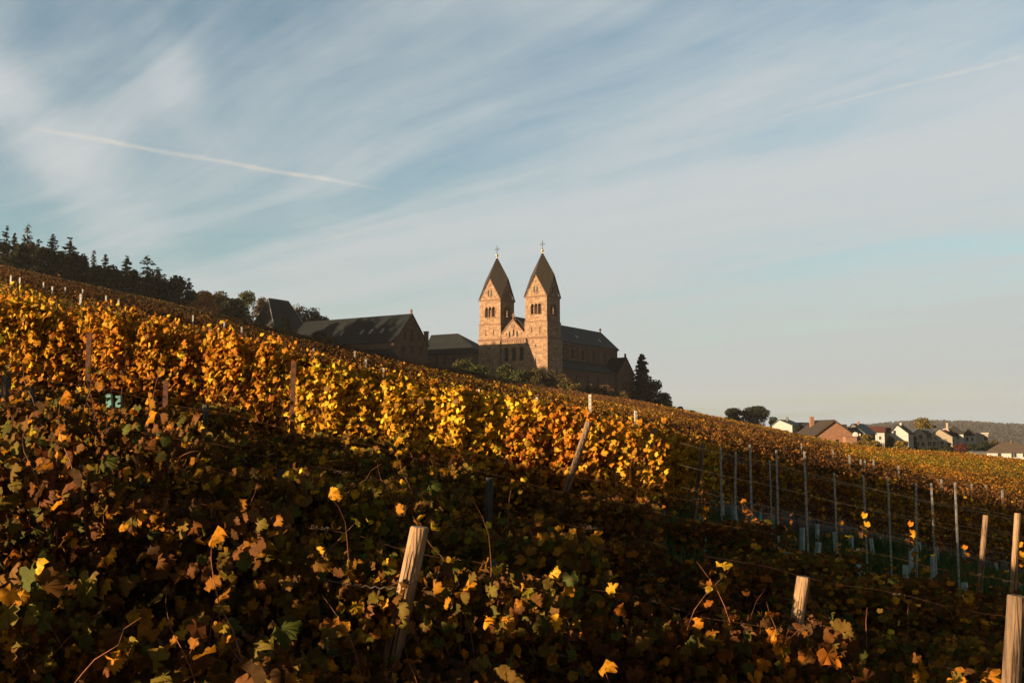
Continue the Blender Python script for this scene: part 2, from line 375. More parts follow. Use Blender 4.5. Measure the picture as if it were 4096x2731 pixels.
def build_hills():
    pxs = np.linspace(700, 1500, 260)
    prof = np.interp(pxs, [700, 800, 840, 870, 900, 920, 960, 1000, 1024, 1100, 1500], [446, 433, 427, 423.5, 420.6, 419.3, 420.2, 422.4, 423.4, 425, 432])
    rows = [(1500, -78, 0), (2000, -60, .0), (2450, None, .55), (2800, None, .86), (3050, None, 1.0), (3300, None, .9), (3900, -78, 0)]
    V = []
    for d, z, k in rows:
        for i, p in enumerate(pxs):
            kx = (p-512)/F
            top = (430-prof[i])/F*3050-9+3*sin(i*.9)+2*sin(i*2.3+1)
            V.append((kx*d, d, z if z is not None else -62+(top+62)*k))
    n, m = len(rows), len(pxs)
    fs = [(i*m+j, i*m+j+1, (i+1)*m+j+1, (i+1)*m+j) for i in range(n-1) for j in range(m-1)]
    b = MB(); b.raw(V, fs, True)
    m_ = mat('wooded_hillside', (.036, .027, .021), .98, [(.012, (.020, .024, .016), .42, .62), (.05, (.046, .030, .02), .5, .75)])
    tag(b.build('hills', m_), kind='structure')
    # woods that cover it: one mass of small crowns
    k = 26000
    p = R.uniform(780, 1180, k); d = R.uniform(2150, 3100, k)**1.0
    top = (430-np.interp(p, pxs, prof))/F*3050-9
    kk = np.interp(d, [1500, 2000, 2450, 2800, 3050], [-.06, .0, .55, .86, 1.0])
    z = -62+(top+62)*kk+R.uniform(0, 9, k)
    x = (p-512)/F*d
    s = R.uniform(4, 9, k)
    C = np.stack([x, d, z], -1)
    nrm = R.normal(size=(k, 3)); nrm[:, 2] = np.abs(nrm[:, 2]); nrm[:, 1] -= .9; nrm[:, 0] -= .3
    cols = np.array([(.030, .029, .029), (.024, .026, .026), (.035, .032, .031), (.028, .028, .029)])[R.integers(0, 4, k)]  # crowns greyed in colour to stand for distance haze
    me = leaves_mesh('hill_woods', C, nrm, s, cols, 'quad')
    o = link('hill_woods', me, M['needle']); tag(o, 'far wooded ridge of autumn trees greyed in colour for haze behind the village', 'woods', kind='stuff')

# ------------------------------------------------------------------ leaves
def tmpl(kind):
    if kind == 'quad':
        P = np.array([(-.5, 0, 0), (0, -.45, .08), (.5, 0, 0), (0, .5, .1)]); return P, [(0, 1, 2, 3)]
    if kind == 'kite':
        P = np.array([(0, -.45, 0), (.5, -.1, -.14), (.05, .55, -.05), (-.5, -.05, -.12)]); return P, [(0, 1, 2), (0, 2, 3)]
    # grape leaf: five lobes round a centre
    if kind == 'mid': prof = [(0, .16), (30, .47), (55, .56), (88, .47), (118, .58), (150, .47), (180, .62)]
    else: prof = [(0, .13), (16, .42), (34, .53), (50, .57), (62, .53), (76, .49), (90, .53), (108, .60), (124, .55), (140, .50), (156, .54), (168, .56), (180, .63)]
    pts = [(a, r) for a, r in prof]+[(360-a, r) for a, r in prof[1:-1][::-1]]
    P = [(0, 0, 0)]
    for i, (a, r) in enumerate(pts):
        th = radians(a-90)
        x, y = r*cos(th), r*sin(th)
        z = -.42*abs(x)**1.3-.22*max(y, 0)**2+(.05 if i % 2 else -.03)
        P.append((x, y, z))
    n = len(pts)
    return np.array(P), [(0, 1+i, 1+(i+1) % n) for i in range(n)]
TM = {}
def leaves_mesh(name, C, nrm, size, cols, kind='mid', roll=None, curl=None):
    """one mesh of many leaves: centres C, normals, sizes, colours"""
    if kind not in TM: TM[kind] = tmpl(kind)
    P, fs = TM[kind]; k = len(C)
    n = nrm/np.maximum(np.linalg.norm(nrm, axis=1, keepdims=True), 1e-6)
    up = np.tile([0, 0, -1.], (k, 1))+R.normal(size=(k, 3))*.45         # tips hang down
    t = up-n*np.sum(up*n, 1, keepdims=True); t /= np.maximum(np.linalg.norm(t, axis=1, keepdims=True), 1e-6)
    s = np.cross(t, n)
    c = R.uniform(.3, 1.9, k) if kind != 'hi' else R.uniform(-.8, 3.4, k)
    asp = R.uniform(.78, 1.12, k)
    V = (s[:, None, :]*(P[None, :, 0]*asp[:, None])[:, :, None]+t[:, None, :]*P[None, :, 1][:, :, None]+n[:, None, :]*(P[None, :, 2]*c[:, None])[:, :, None])
    if kind in ('mid', 'hi'): V = V+n[:, None, :]*R.normal(size=(k, len(P), 1))*.085
    V = V*np.asarray(size)[:, None, None]+C[:, None, :]
    npt = len(P); base = (np.arange(k)*npt)
    L = np.array([i for f in fs for i in f]); ln = np.array([len(f) for f in fs])
    loops = (base[:, None]+L[None, :]).ravel(); st = np.concatenate([[0], np.cumsum(ln)[:-1]])
    starts = (np.arange(k)*len(L))[:, None]+st[None, :]
    cc = np.repeat(cols, npt, axis=0).reshape(k, npt, 3)
    if kind in ('mid', 'hi'):                                          # browner leaf margins
        edge = R.uniform(.0, .75, k)**1.5
        cc[:, 1:, :] = cc[:, 1:, :]*(1-edge[:, None, None]*.75)+np.array([.10, .034, .010])*edge[:, None, None]*.75
    me = np_mesh(name, V.reshape(-1, 3), loops, starts.ravel(), col=cc.reshape(-1, 3))
    if kind in ('mid', 'hi'):
        a = me.attributes.new('leafuv', 'FLOAT_VECTOR', 'POINT'); a.data.foreach_set('vector', np.tile(P.astype(np.float32), (k, 1)).ravel())
    return me

PAL = dict(yellow=(.64, .42, .036), gold=(.57, .262, .016), amber=(.31, .135, .012), rust=(.145, .060, .014), brown=(.135, .064, .020),
           olive=(.150, .112, .018), green=(.068, .085, .018), lime=(.24, .19, .015), dark=(.066, .038, .016))
def pick(k, weights):
    names = list(weights); w = np.array([weights[n] for n in names], float); w /= w.sum()
    base = np.array([PAL[n] for n in names])[R.choice(len(names), k, p=w)]
    j = R.uniform(.72, 1.25, (k, 1)); return np.clip(base*j*R.uniform(.92, 1.08, (k, 3)), 0, .9)

build_hills()

# ------------------------------------------------------------------ abbey: shared frame (a along the front, b into depth)
PHI = radians(31.7)
kc, _ = ray(547.32, 337.0); C0 = Vector((kc*330, 330, 0)); ZB = 10.0
CP, SP = cos(PHI), sin(PHI)
def fac(px, py, b=0.0):
    k, s = ray(px, py); cx, cy = C0.x+b*SP, C0.y+b*CP
    a = (k*cy-cx)/(CP+k*SP); return a, s*(cy-a*SP)
def side(px, py, a=0.0):
    k, s = ray(px, py); cx, cy = C0.x+a*CP, C0.y-a*SP
    b = (k*cy-cx)/(SP-k*CP); return b, s*(cy+b*CP)
def Z1(x, y): return 462.5+x/8.96, 235+y/8.96
def Z2(x, y): return 237.5+x/8.96, 287.5+y/8.96
def to_ab(x, y):
    dx, dy = x-C0.x, y-C0.y; return dx*CP-dy*SP, dx*SP+dy*CP

class LB(MB):
    """mesh in the abbey frame: absolute heights, stored relative to the root at height ZB"""
    def build(s, name, m, parent=None):
        me = s.mesh(name); me.transform(Matrix.Translation((0, 0, -ZB))); return link(name, me, m, parent)
def arch(u0, u1, z0, z1, n=8):
    """outline of a round-headed opening"""
    r = (u1-u0)/2; c = (u0+u1)/2
    return [(u0, z0), (u1, z0)]+[(c+r*cos(pi*i/n), z1-r+r*sin(pi*i/n)) for i in range(n+1)]
def out3(pts, axis, w):
    return [((u, w, z) if axis == 'a' else (w, u, z)) for u, z in pts]
def cut(obj, cutter):
    me = cutter.mesh('cutter'); me.transform(Matrix.Translation((0, 0, -ZB)))
    c = bpy.data.objects.new('cutter', me); COL.objects.link(c); c.matrix_world = obj.matrix_world; c.parent = obj.parent
    md = obj.modifiers.new('cut', 'BOOLEAN'); md.object = c; md.operation = 'DIFFERENCE'; md.solver = 'EXACT'; md.use_self = True
    bpy.context.view_layer.update()
    dg = bpy.context.evaluated_depsgraph_get()
    new = bpy.data.meshes.new_from_object(obj.evaluated_get(dg)); obj.modifiers.clear(); old = obj.data; obj.data = new; new.name = old.name
    bpy.data.objects.remove(c)

def hole(cm, parent, axis, w, inward, pts, depth=.55, glass=True, trim=None, name='window'):
    """cut an opening and set a window with its pane back inside it. axis: wall runs along a or b; w: wall plane; inward: +1/-1"""
    d = Vector((0, 1, 0)) if axis == 'a' else Vector((1, 0, 0)); d *= inward
    cm.prism([Vector(p)-d*.6 for p in out3(pts, axis, w)], d*(depth+.6))
    if glass:
        b = LB()
        us = [p[0] for p in pts]; zs = [p[1] for p in pts]; cu, cz = (min(us)+max(us))/2, (min(zs)+max(zs))/2
        ins = [(cu+(p[0]-cu)*.985, cz+(p[1]-cz)*.985) for p in pts]
        b.prism([Vector(p)+d*(depth-.16) for p in out3(ins, axis, w)], d*.1)
        if max(us)-min(us) > .9:
            for q in (-.5, .5):
                z = cz+(max(zs)-min(zs))*.25*q
                b.prism([Vector(p)+d*(depth-.22) for p in out3([(min(us)+.02, z-.05), (max(us)-.02, z-.05), (max(us)-.02, z+.05), (min(us)+.02, z+.05)], axis, w)], d*.05, mi=1)
            b.prism([Vector(p)+d*(depth-.26) for p in out3([(cu-.05, min(zs)+.05), (cu+.05, min(zs)+.05), (cu+.05, max(zs)-.2), (cu-.05, max(zs)-.2)], axis, w)], d*.05, mi=1)
        b.build(name, [M['glass'], M['iron']], parent)

def build_church():
    root = empty('abbey_church', (C0.x, C0.y, ZB), -PHI, 'twin-towered sandstone abbey church with slate roofs standing above the vineyard', 'church')
    bpy.context.view_layer.update()
    ZG = 4.0
    def tower(a0, a1, lab, ext):
        b0, b1 = 0.0, 9.0; ca, cb_ = (a0+a1)/2, (b0+b1)/2; ze = 45.0; w = a1-a0
        m = LB()
        m.box(a0, a1, b0, b1, 36.5, ze)
        m.box(a0-.18, a1+.18, b0-.12, b1+.4, 31.35, 36.5)
        m.box(a0-.28, a1+.30, b0-.20, b1+1.0, ZG, 31.0)
        # the four gables, closed, under the helm roof
        g = 7.55
        m.prism([(a0, b0, ze), (a1, b0, ze), (ca, b0, ze+g)], (0, .5, 0)); m.prism([(a0, b1-.5, ze), (a1, b1-.5, ze), (ca, b1-.5, ze+g)], (0, .5, 0))
        m.prism([(a0, b0+.5, ze), (a0, b1-.5, ze), (a0, cb_, ze+g-.3)], (.5, 0, 0)); m.prism([(a1-.5, b0+.5, ze), (a1-.5, b1-.5, ze), (a1-.5, cb_, ze+g-.3)], (.5, 0, 0))
        t = m.build('tower', M['stone'], root); t['label'] = lab
        c = LB()
        c.box(a0+.9, a1-.9, b0+.9, b1-.9, 38.7, 43.8)      # the bell chamber
        bw = w*.125
        def sub_arch(axis, wpl, inward, centre, full):
            for k in (-1, 0, 1):
                u = centre+k*w*.165; c.prism([Vector(p)-(Vector((0, 1, 0)) if axis == 'a' else Vector((1, 0, 0)))*.5*inward for p in out3(arch(u-bw/2, u+bw/2, 39.0, 42.5), axis, wpl)], (Vector((0, 1, 0)) if axis == 'a' else Vector((1, 0, 0)))*inward*1.9)
        sub_arch('a', b0, 1, ca, 1); sub_arch('a', b1, -1, ca, 1); sub_arch('b', a0, 1, cb_, 1); sub_arch('b', a1, -1, cb_, 1)
        for axis, wpl, inw, cc in (('a', b0, 1, ca), ('b', a1, -1, cb_), ('b', a0, 1, cb_)):
            for k in (-.5, .5): hole(c, t, axis, wpl, inw, arch(cc+k*1.15-.32, cc+k*1.15+.32, 46.3, 48.4), .35)
            hole(c, t, axis, wpl, inw, [(cc, 49.4), (cc+.3, 49.75), (cc, 50.1), (cc-.3, 49.75)], .3)
        for k in (-1, 1):
            u = ca+k*1.58; hole(c, t, 'a', b0-.12, 1, [(u-.15, 32.6), (u+.15, 32.6), (u+.15, 34.7), (u-.15, 34.7)], .45)
            u = cb_+k*1.5; hole(c, t, 'b', a1+.18, -1, [(u-.15, 32.6), (u+.15, 32.6), (u+.15, 34.7), (u-.15, 34.7)], .45)
        hole(c, t, 'a', b0-.2, 1, [(ca, 27.7), (ca+.48, 28.25), (ca, 28.8), (ca-.48, 28.25)], .4)
        hole(c, t, 'a', b0-.2, 1, [(ca-.17, 22.3), (ca+.17, 22.3), (ca+.17, 24.3), (ca-.17, 24.3)], .45)
        cut(t, c)
        # columns between the bell openings
        col = LB()
        for k in (-.5, .5):
            u = ca+k*w*.165; v = cb_+k*w*.165
            for p in ((u, b0+.32), (u, b1-.32), (a0+.32, v), (a1-.32, v)):
                pass
        # belfry louvres inside, as in the photograph's middle openings
        for k, (zz) in enumerate((39.7, 40.6, 41.5)):
            col.box(ca-2.2, ca+2.2, b0+1.6, b0+1.75, zz, zz+.2)
        col.tube([(ca-1.2, cb_, 39), (ca-.2, cb_, 42.6)], .16, 6); col.box(ca-1.6, ca+1.6, cb_-.15, cb_+.15, 42.5, 42.8)
        col.build('bell_frame', M['woodtrim'], t)
        tr = LB()
        e = .16
        for z0, z1, x0, x1, y0, y1, o in ((44.75, 45.1, a0, a1, b0, b1, .22), (36.35, 36.62, a0, a1, b0, b1, .26), (30.75, 31.4, a0-.28, a1+.3, b0-.2, b1+.9, .24)):
            tr.box(x0-o, x1+o, y0-o, y0-.003+(0 if 0 else 0), z0, z1); tr.box(x0-o, x1+o, y1+.003, y1+o, z0, z1)
            tr.box(x0-o, x0-.003, y0-.003, y1+.003, z0, z1); tr.box(x1+.003, x1+o, y0-.003, y1+.003, z0, z1)
        for s_ in (-1, 1):                                       # verge mouldings of the front and side gables
            for (p, q, dd) in (((ca+s_*w/2, b0, ze+.1), (ca, b0, ze+g+.1), (0, -.14, 0)), ((a1, cb_+s_*(b1-b0)/2, ze+.1), (a1, cb_, ze+g+.1), (.14, 0, 0)), ((a0, cb_+s_*(b1-b0)/2, ze+.1), (a0, cb_, ze+g+.1), (-.14, 0, 0))):
                p, q = Vector(p), Vector(q); off = Vector((0, 0, -.42)); tr.prism([p, q, q+off, p+off], dd)
        tr.box(ca-.85, ca+.85, b0-.10, b0-.004, 46.0, 46.2)
        for k in (-1.5, -.5, .5, 1.5):                          # slim columns and sills at the bell openings
            u = ca+k*w*.165; tr.box(u-.09, u+.09, b0-.07, b0-.004, 39.0, 41.9)
            v = cb_+k*w*.165; tr.box(a1+.004, a1+.07, v-.09, v+.09, 39.0, 41.9)
        tr.box(ca-w*.27, ca+w*.27, b0-.14, b0-.004, 38.72, 38.96); tr.box(a1+.004, a1+.14, cb_-w*.27, cb_+w*.27, 38.72, 38.96)
        tr.build('cornice', M['stone_red'], t)
        # rhombic helm roof: planar rhombi between corners, gable tops and the apex
        rf = LB(); H = 15.4; ov = 1.055; hw, hb = w/2*ov, (b1-b0)/2*ov; zz = ze-.15
        top = Vector((ca, cb_, zz+H)); gab = [Vector((ca, cb_-hb, zz+H/2)), Vector((ca+hw, cb_, zz+H/2)), Vector((ca, cb_+hb, zz+H/2)), Vector((ca-hw, cb_, zz+H/2))]
        cor = [Vector((ca+hw, cb_-hb, zz)), Vector((ca+hw, cb_+hb, zz)), Vector((ca-hw, cb_+hb, zz)), Vector((ca-hw, cb_-hb, zz))]
        for i in range(4):
            q = [top, gab[i], cor[i], gab[(i+1) % 4]]; n = (q[1]-q[0]).cross(q[3]-q[0]).normalized()
            if n.z < 0: n = -n
            rf.prism(q, n*.22)
        rf.build('spire_roof', M['slate_w'], t)
        fl = LB()
        for i in range(4): fl.tube([top, cor[i]] if 0 else [top+Vector((0, 0, .2)), gab[i]+Vector((0, 0, .2))], .10, 5)
        fl.build('roof_ridge', M['roofdark'], t)
        ob = LB(); ob.sphere((ca, cb_, zz+H+1.0), .48, 12, 8); ob.tube([(ca, cb_, zz+H-.1), (ca, cb_, zz+H+.6)], [.28, .14], 8); ob.build('gilded_ball', M['gold'], t)
        cr = LB(); zt = zz+H+1.4
        cr.tube([(ca, cb_, zt), (ca, cb_, zt+2.9)], .075, 6); cr.tube([(ca-.85, cb_, zt+1.75), (ca+.85, cb_, zt+1.75)], .075, 6)
        for dx, dz in ((-.85, 1.75), (.85, 1.75), (0, 2.85), (0, .95)): cr.sphere((ca+dx, cb_, zt+dz), .17, 6, 4)
        cr.tube([(ca+.42*cos(i*pi/6), cb_, zt+1.75+.42*sin(i*pi/6)) for i in range(13)], .045, 5)
        cr.build('cross', M['iron'], t)
        return t
    tower(-8.62, -.12, 'nearer right tower, lit down to the bushes on its front', 0)
    tower(-27.05, -18.5, 'farther left tower with its lower front in shadow', 1)
    # the gabled front between the towers
    f = LB(); f.box(-18.2, -8.92, .05, 1.4, ZG, 31.0); f.prism([(-18.2, .05, 31.35), (-8.92, .05, 31.35), (-8.92, .05, 32.7), (-13.5, .05, 37.5), (-18.2, .05, 32.7)], (0, 1.35, 0))
    fo = f.build('front_gable', M['stone'], root)
    c = LB()
    for x in (392, 459, 527):
        u, z = fac(*Z1(x, 1000)); hole(c, fo, 'a', .05, 1, arch(u-.78, u+.78, 23.5, 28.25), .6)
    for x in (422, 490):
        u, z = fac(*Z1(x, 870)); hole(c, fo, 'a', .05, 1, arch(u-.36, u+.36, 31.6, 33.6), .5)
    for x in (391, 525):
        u, z = fac(*Z1(x, 870)); hole(c, fo, 'a', .05, 1, [(u-.13, 32.2), (u+.13, 32.2), (u+.13, 33.2), (u-.13, 33.2)], .4)
    u, z = fac(*Z1(457, 870)); hole(c, fo, 'a', .05, 1, arch(u-.3, u+.3, 32.1, 34.3), .5, glass=False)
    cut(fo, c)
    tr = LB(); tr.box(-18.2, -8.92, -.2, .045, 30.55, 31.3)
    for i in range(13):
        u = -17.9+i*.72; tr.box(u-.10, u+.10, -.14, .045, 29.75, 30.55)
    for s_ in (-1, 1):
        p, q = Vector((-13.5+s_*4.75, .045, 33.0)), Vector((-13.5, .045, 37.9)); o = Vector((0, 0, -.5)); tr.prism([p, q, q+o, p+o], (0, -.2, 0))
    tr.tube([(-13.45+.55*cos(i*pi/6), -.02, 35.4+.55*sin(i*pi/6)) for i in range(13)], .12, 6)
    tr.build('frieze', M['stone_red'], fo)
    st = LB(); st.tube([(-13.45, .1, 32.3), (-13.45, .1, 33.3), (-13.45, .1, 33.75), (-13.45, .1, 33.9)], [.26, .22, .12, .10], 8); st.sphere((-13.45, .1, 34.05), .17); st.box(-13.8, -13.1, -.25, .3, 32.0, 32.25); st.build('statue', M['stone_red'], fo)
    cx = LB(); cx.box(-13.68, -13.32, .2, .5, 37.9, 39.9); cx.box(-14.05, -12.95, .22, .48, 38.95, 39.3); cx.box(-13.85, -13.15, .1, .7, 37.3, 37.9); cx.build('stone_cross', M['stone_red'], fo)
    dp = LB(); dp.tube([(-18.3, -.3, 31.0), (-18.3, -.3, 12)], .13, 6); dp.build('downpipe', M['iron'], fo)
    # nave
    A0, A1, B1, ZE, ZR = -21.0, -6.0, 66.0, 31.6, 38.6; AM = -13.5
    n = LB(); n.box(A0, A1, 1.4, B1, ZG, ZE); n.prism([(A0, B1-.6, ZE), (A1, B1-.6, ZE), (AM, B1-.6, ZR-.3)], (0, .6, 0)); n.prism([(A0+.1, 1.4, ZE), (A1-.1, 1.4, ZE), (AM, 1.4, ZR-.35)], (0, .5, 0))
    no = n.build('nave', M['stone_shade'], root)
    c = LB()
    for x in (985, 1080, 1175, 1275):
        b, z = side(*Z1(x, 1060), A1); hole(c, no, 'b', A1, -1, arch(b-.75, b+.75, 25.9, 29.2), .5)
    cut(no, c)
    pl = LB()
    for b in (26, 34, 42, 50.3, 58.5): pl.box(A1+.003, A1+.25, b-.35, b+.35, 25.3, 30.8)
    pl.box(A1+.003, A1+.35, 10.5, B1, 30.85, 31.5); pl.build('cornice', M['stone_red'], no)
    def slab(name, q, th, m, parent):
        q = [Vector(p) for p in q]; nn = (q[1]-q[0]).cross(q[2]-q[0]).normalized()
        if nn.z < 0: nn = -nn
        r = LB(); r.prism(q, nn*th); return r
    r = slab('', [(AM, 1.3, ZR), (AM, B1+.5, ZR), (A1+.55, B1+.5, ZE-.35), (A1+.55, 1.3, ZE-.35)], .25, None, None)
    q = slab('', [(AM, 1.3, ZR), (AM, B1+.5, ZR), (A0-.55, B1+.5, ZE-.35), (A0-.55, 1.3, ZE-.35)], .25, None, None)
    r.raw(q.v, q.f); ro = r.build('nave_roof', M['slate'], root)
    for x, y in ((1010, 900), (1215, 935)):
        b, z = side(*Z1(x, y), A1-3.2); v = LB(); zz = ZR-(13.5-6-3.2)*.93+.2
        v.prism([(AM+4.3, b-.5, ZR-4.3*.93+.28), (AM+4.3, b+.5, ZR-4.3*.93+.28), (AM+5.4, b+.5, ZR-5.4*.93+.28), (AM+5.4, b-.5, ZR-5.4*.93+.28)], (.1, 0, .12)); v.build('skylight', M['galv'], ro)
    fi = LB(); fi.box(AM-.2, AM+.2, B1-.1, B1+.3, ZR+.1, ZR+.9); fi.box(AM-.6, AM+.6, B1, B1+.25, ZR+.9, ZR+1.25); fi.sphere((AM, B1+.12, ZR+1.5), .36); fi.build('gable_finial', M['slate_w'], root)
    # lower aisle
    al = LB(); al.box(A1+.002, -.4, 10.85, 51.9, ZG, 21.4); al.prism([(A1+.002, 51.4, 21.4), (-.4, 51.4, 21.4), (A1+.002, 51.4, 24.6)], (0, .5, 0))
    ao = al.build('aisle', M['stone_shade'], root); c = LB()
    for x in (1020, 1120, 1220, 1315):
        b, z = side(*Z1(x, 1290), -.4); hole(c, ao, 'b', -.4, -1, arch(b-.55, b+.55, z-2.0, z+1.7), .45)
    cut(ao, c)
    slab('', [(A1+.01, 10.4, 25.0), (A1+.01, 52.0, 25.0), (.15, 52.0, 21.1), (.15, 10.4, 21.1)], .22, None, None).build('aisle_roof', M['slate'], root)
    # transept
    ta, tb0, tb1 = .55, 52.05, 67.0; tm = (tb0+tb1)/2
    t = LB(); t.box(-12, ta, tb0, tb1, ZG, 21.3); t.prism([(ta-.6, tb0, 21.3), (ta-.6, tb1, 21.3), (ta-.6, tm, 27.6)], (.6, 0, 0))
    to = t.build('transept', M['stone_shade'], root); c = LB()
    for k in (-1, 0, 1): hole(c, to, 'b', ta, -1, arch(tm+k*2.8-.5, tm+k*2.8+.5, 15.5, 18.6), .45)
    hole(c, to, 'b', ta, -1, arch(tm-.5, tm+.5, 22.2, 24.6), .45)
    cut(to, c)
    r = slab('', [(ta+.4, tm, 27.75), (-9, tm, 27.75), (-9, tb0-.5, 21.0), (ta+.4, tb0-.5, 21.0)], .22, None, None); q = slab('', [(ta+.4, tm, 27.75), (-9, tm, 27.75), (-9, tb1+.5, 21.0), (ta+.4, tb1+.5, 21.0)], .22, None, None)
    r.raw(q.v, q.f); r.build('transept_roof', M['slate'], root)
    fi = LB(); fi.box(ta-.5, ta+.2, tm-.25, tm+.25, 27.8, 28.6); fi.sphere((ta-.15, tm, 28.95), .45); fi.build('gable_finial', M['stone_red'], root)
    # small apse beyond the choir
    ap = LB(); P = [(A1+.4+2.2*cos(a), 64.5+3.5*sin(a)) for a in np.linspace(-pi/2, pi/2, 9)]
    # porch low in front
    px = LB(); u, z = fac(*Z1(430, 1180)); px.box(u-2.6, u+2.6, -4.6, -.25, ZG, 19.4); px.prism([(u-3.0, -4.9, 19.2), (u+3.0, -4.9, 19.2), (u, -4.9, 21.9)], (0, 4.6, 0), mi=1)
    px.build('porch', [M['stone_shade'], M['slate']], root)
build_church()

def gable_block(m, r, a0, a1, b0, b1, zg, ze, zr, ov=.5, axis='a'):
    """walls with a gable roof, ridge along a; roof slabs go to r"""
    bm_ = (b0+b1)/2
    m.box(a0, a1, b0, b1, zg, ze)
    m.prism([(a0, b0, ze), (a0, b1, ze), (a0, bm_, zr-.25)], (.5, 0, 0)); m.prism([(a1-.5, b0, ze), (a1-.5, b1, ze), (a1-.5, bm_, zr-.25)], (.5, 0, 0))
    sl = (zr-ze)/((b1-b0)/2)
    for s_, be in ((-1, b0), (1, b1)):
        q = [Vector((a0-.3, bm_, zr)), Vector((a1+.35, bm_, zr)), Vector((a1+.35, be+s_*ov, ze-sl*ov)), Vector((a0-.3, be+s_*ov, ze-sl*ov))]
        n = (q[1]-q[0]).cross(q[2]-q[0]).normalized(); n = n if n.z > 0 else -n
        r.prism(q, n*.25)

def build_wing():
    ax, ay = ray(411.6, 313.5)[0]*312.6, 312.6; aA, bA = to_ab(ax, ay)
    bL, zL = side(395.9, 341.5, aA); bR, zR_ = side(428.7, 343.5, aA); _, zA = side(411.6, 313.8, aA)
    bl, br = bA-(bR-bL)/2, bA+(bR-bL)/2; ze = (zL+zR_)/2
    root = empty('abbey_wing', (C0.x, C0.y, ZB), -PHI, 'long monastery wing with steep slate roof and dark gable beside the church', 'monastery')
    bpy.context.view_layer.update()
    w = LB(); r = LB(); gable_block(w, r, aA-46, aA, bl, br, 8, ze, zA)
    wo = w.build('wall', M['stone_shade'], root); ro = r.build('roof', M['slate'], root)
    c = LB()
    for x in (1483, 1565, 1645):
        b, z = side(*Z2(x, 560), aA)
        for k in (-.55, .55): hole(c, wo, 'b', aA, -1, [(b+k-.4, z-1.5), (b+k+.4, z-1.5), (b+k+.4, z+1.4), (b+k-.4, z+1.4)], .35)
    for x, y, ww, hh in ((1562, 420, .75, 2.0), (1502, 425, .4, 1.3), (1626, 440, .4, 1.3)):
        b, z = side(*Z2(x, y), aA); hole(c, wo, 'b', aA, -1, arch(b-ww, b+ww, z-hh, z+hh), .35)
    cut(wo, c)
    sl = (zA-ze)/((br-bl)/2)
    for x, y in ((1115, 448), (1195, 440), (1298, 425), (935, 464)):
        a, z = fac(*Z2(x, y), bl+3.2); zc = ze+3.2*sl+.22
        v = LB(); v.prism([(a-.55, bl+2.5, zc-.7*sl), (a+.55, bl+2.5, zc-.7*sl), (a+.55, bl+3.9, zc+.7*sl), (a-.55, bl+3.9, zc+.7*sl)], (0, -.12, .15)); v.build('skylight', M['galv'], ro)
    fi = LB(); fi.box(aA-.45, aA+.15, bA-.25, bA+.25, zA, zA+1.0); fi.sphere((aA-.15, bA, zA+1.2), .4); fi.build('gable_finial', M['stone_red'], root)
    # lean-to along the lit side wall
    a0, z0 = fac(*Z2(1100, 520), bl-4); a1, z1 = fac(*Z2(1375, 640), bl-4)
    l = LB(); l.box(a0-14, a1, bl-4, bl-.01, 8, z1); l.build('annex', M['stone_shade'], root)
    r = LB(); q = [Vector((a0-14, bl-.02, z1+3.6)), Vector((a1-2.5, bl-.02, z1+3.6)), Vector((a1+.4, bl-4.4, z1-.1)), Vector((a0-14, bl-4.4, z1-.1))]
    r.prism(q, (0, -.12, .2)); r.prism([(a1-2.5, bl-.02, z1+3.6), (a1+.4, bl-4.4, z1-.1), (a1+.4, bl-.02, z1-.1)], (-.1, 0, -.1)); r.build('annex_roof', M['slate'], root)
    ch = LB(); b, z = side(*Z2(1692, 430), aA-6); ch.box(aA-6.6, aA-5.5, b-.6, b+.6, z-4, z+1.2); ch.box(aA-6.75, aA-5.35, b-.75, b+.75, z+1.2, z+1.5); ch.build('chimney', M['stone_shade'], root)
    return aA, bl, br
AW, BWL, BWR = build_wing()

def build_link_wing():
    root = empty('cloister_range', (C0.x, C0.y, ZB), -PHI, 'lower hip-roofed slate range between the gabled wing and the left tower', 'monastery')
    bpy.context.view_layer.update()
    b0, _ = side(478.8, 352, -27.6); b0 = max(b0, 1.0); b1 = b0+11
    a0, z = fac(429.0, 352.6, b0); a1 = -27.5; ze = fac(455, 353.0, b0)[1]
    ar, zr = fac(457.4, 333.4, b0+5.5)
    w = LB(); w.box(a0-3, a1, b0, b1, 8, ze); wo = w.build('wall', M['stone_shade'], root)
    c = LB()
    for x in (1783, 1860, 1935, 2010):
        a, z = fac(*Z2(x, 650), b0); hole(c, wo, 'a', b0, 1, [(a-.7, z-1.4), (a+.7, z-1.4), (a+.7, z+1.6), (a-.7, z+1.6)], .35)
    cut(wo, c)
    r = LB(); o = .5; bm_ = b0+5.5
    R0, R1 = Vector((a0-3, bm_, zr)), Vector((ar, bm_, zr)); z_ = ze-.35
    E = [Vector((a0-3, b0-o, z_)), Vector((a1+o, b0-o, z_)), Vector((a1+o, b1+o, z_)), Vector((a0-3, b1+o, z_))]
    for q in ([R0, R1, E[1], E[0]], [R1, E[2], E[1]], [R0, R1, E[2], E[3]]):
        n = (q[1]-q[0]).cross(q[2]-q[0]).normalized(); n = n if n.z > 0 else -n; r.prism(q, n*.2)
    ro = r.build('roof', M['slate'], root)
    sl = (zr-ze)/5.5
    for x, y in ((1872, 525), (2018, 545)):
        a, z = fac(*Z2(x, y), b0+1.8); zc = ze+1.8*sl+.1
        v = LB(); v.prism([(a-.4, b0+1.3, zc-.5*sl), (a+.4, b0+1.3, zc-.5*sl), (a+.4, b0+2.3, zc+.5*sl), (a-.4, b0+2.3, zc+.5*sl)], (0, -.12, .18)); v.build('skylight', M['galv'], ro)
build_link_wing()

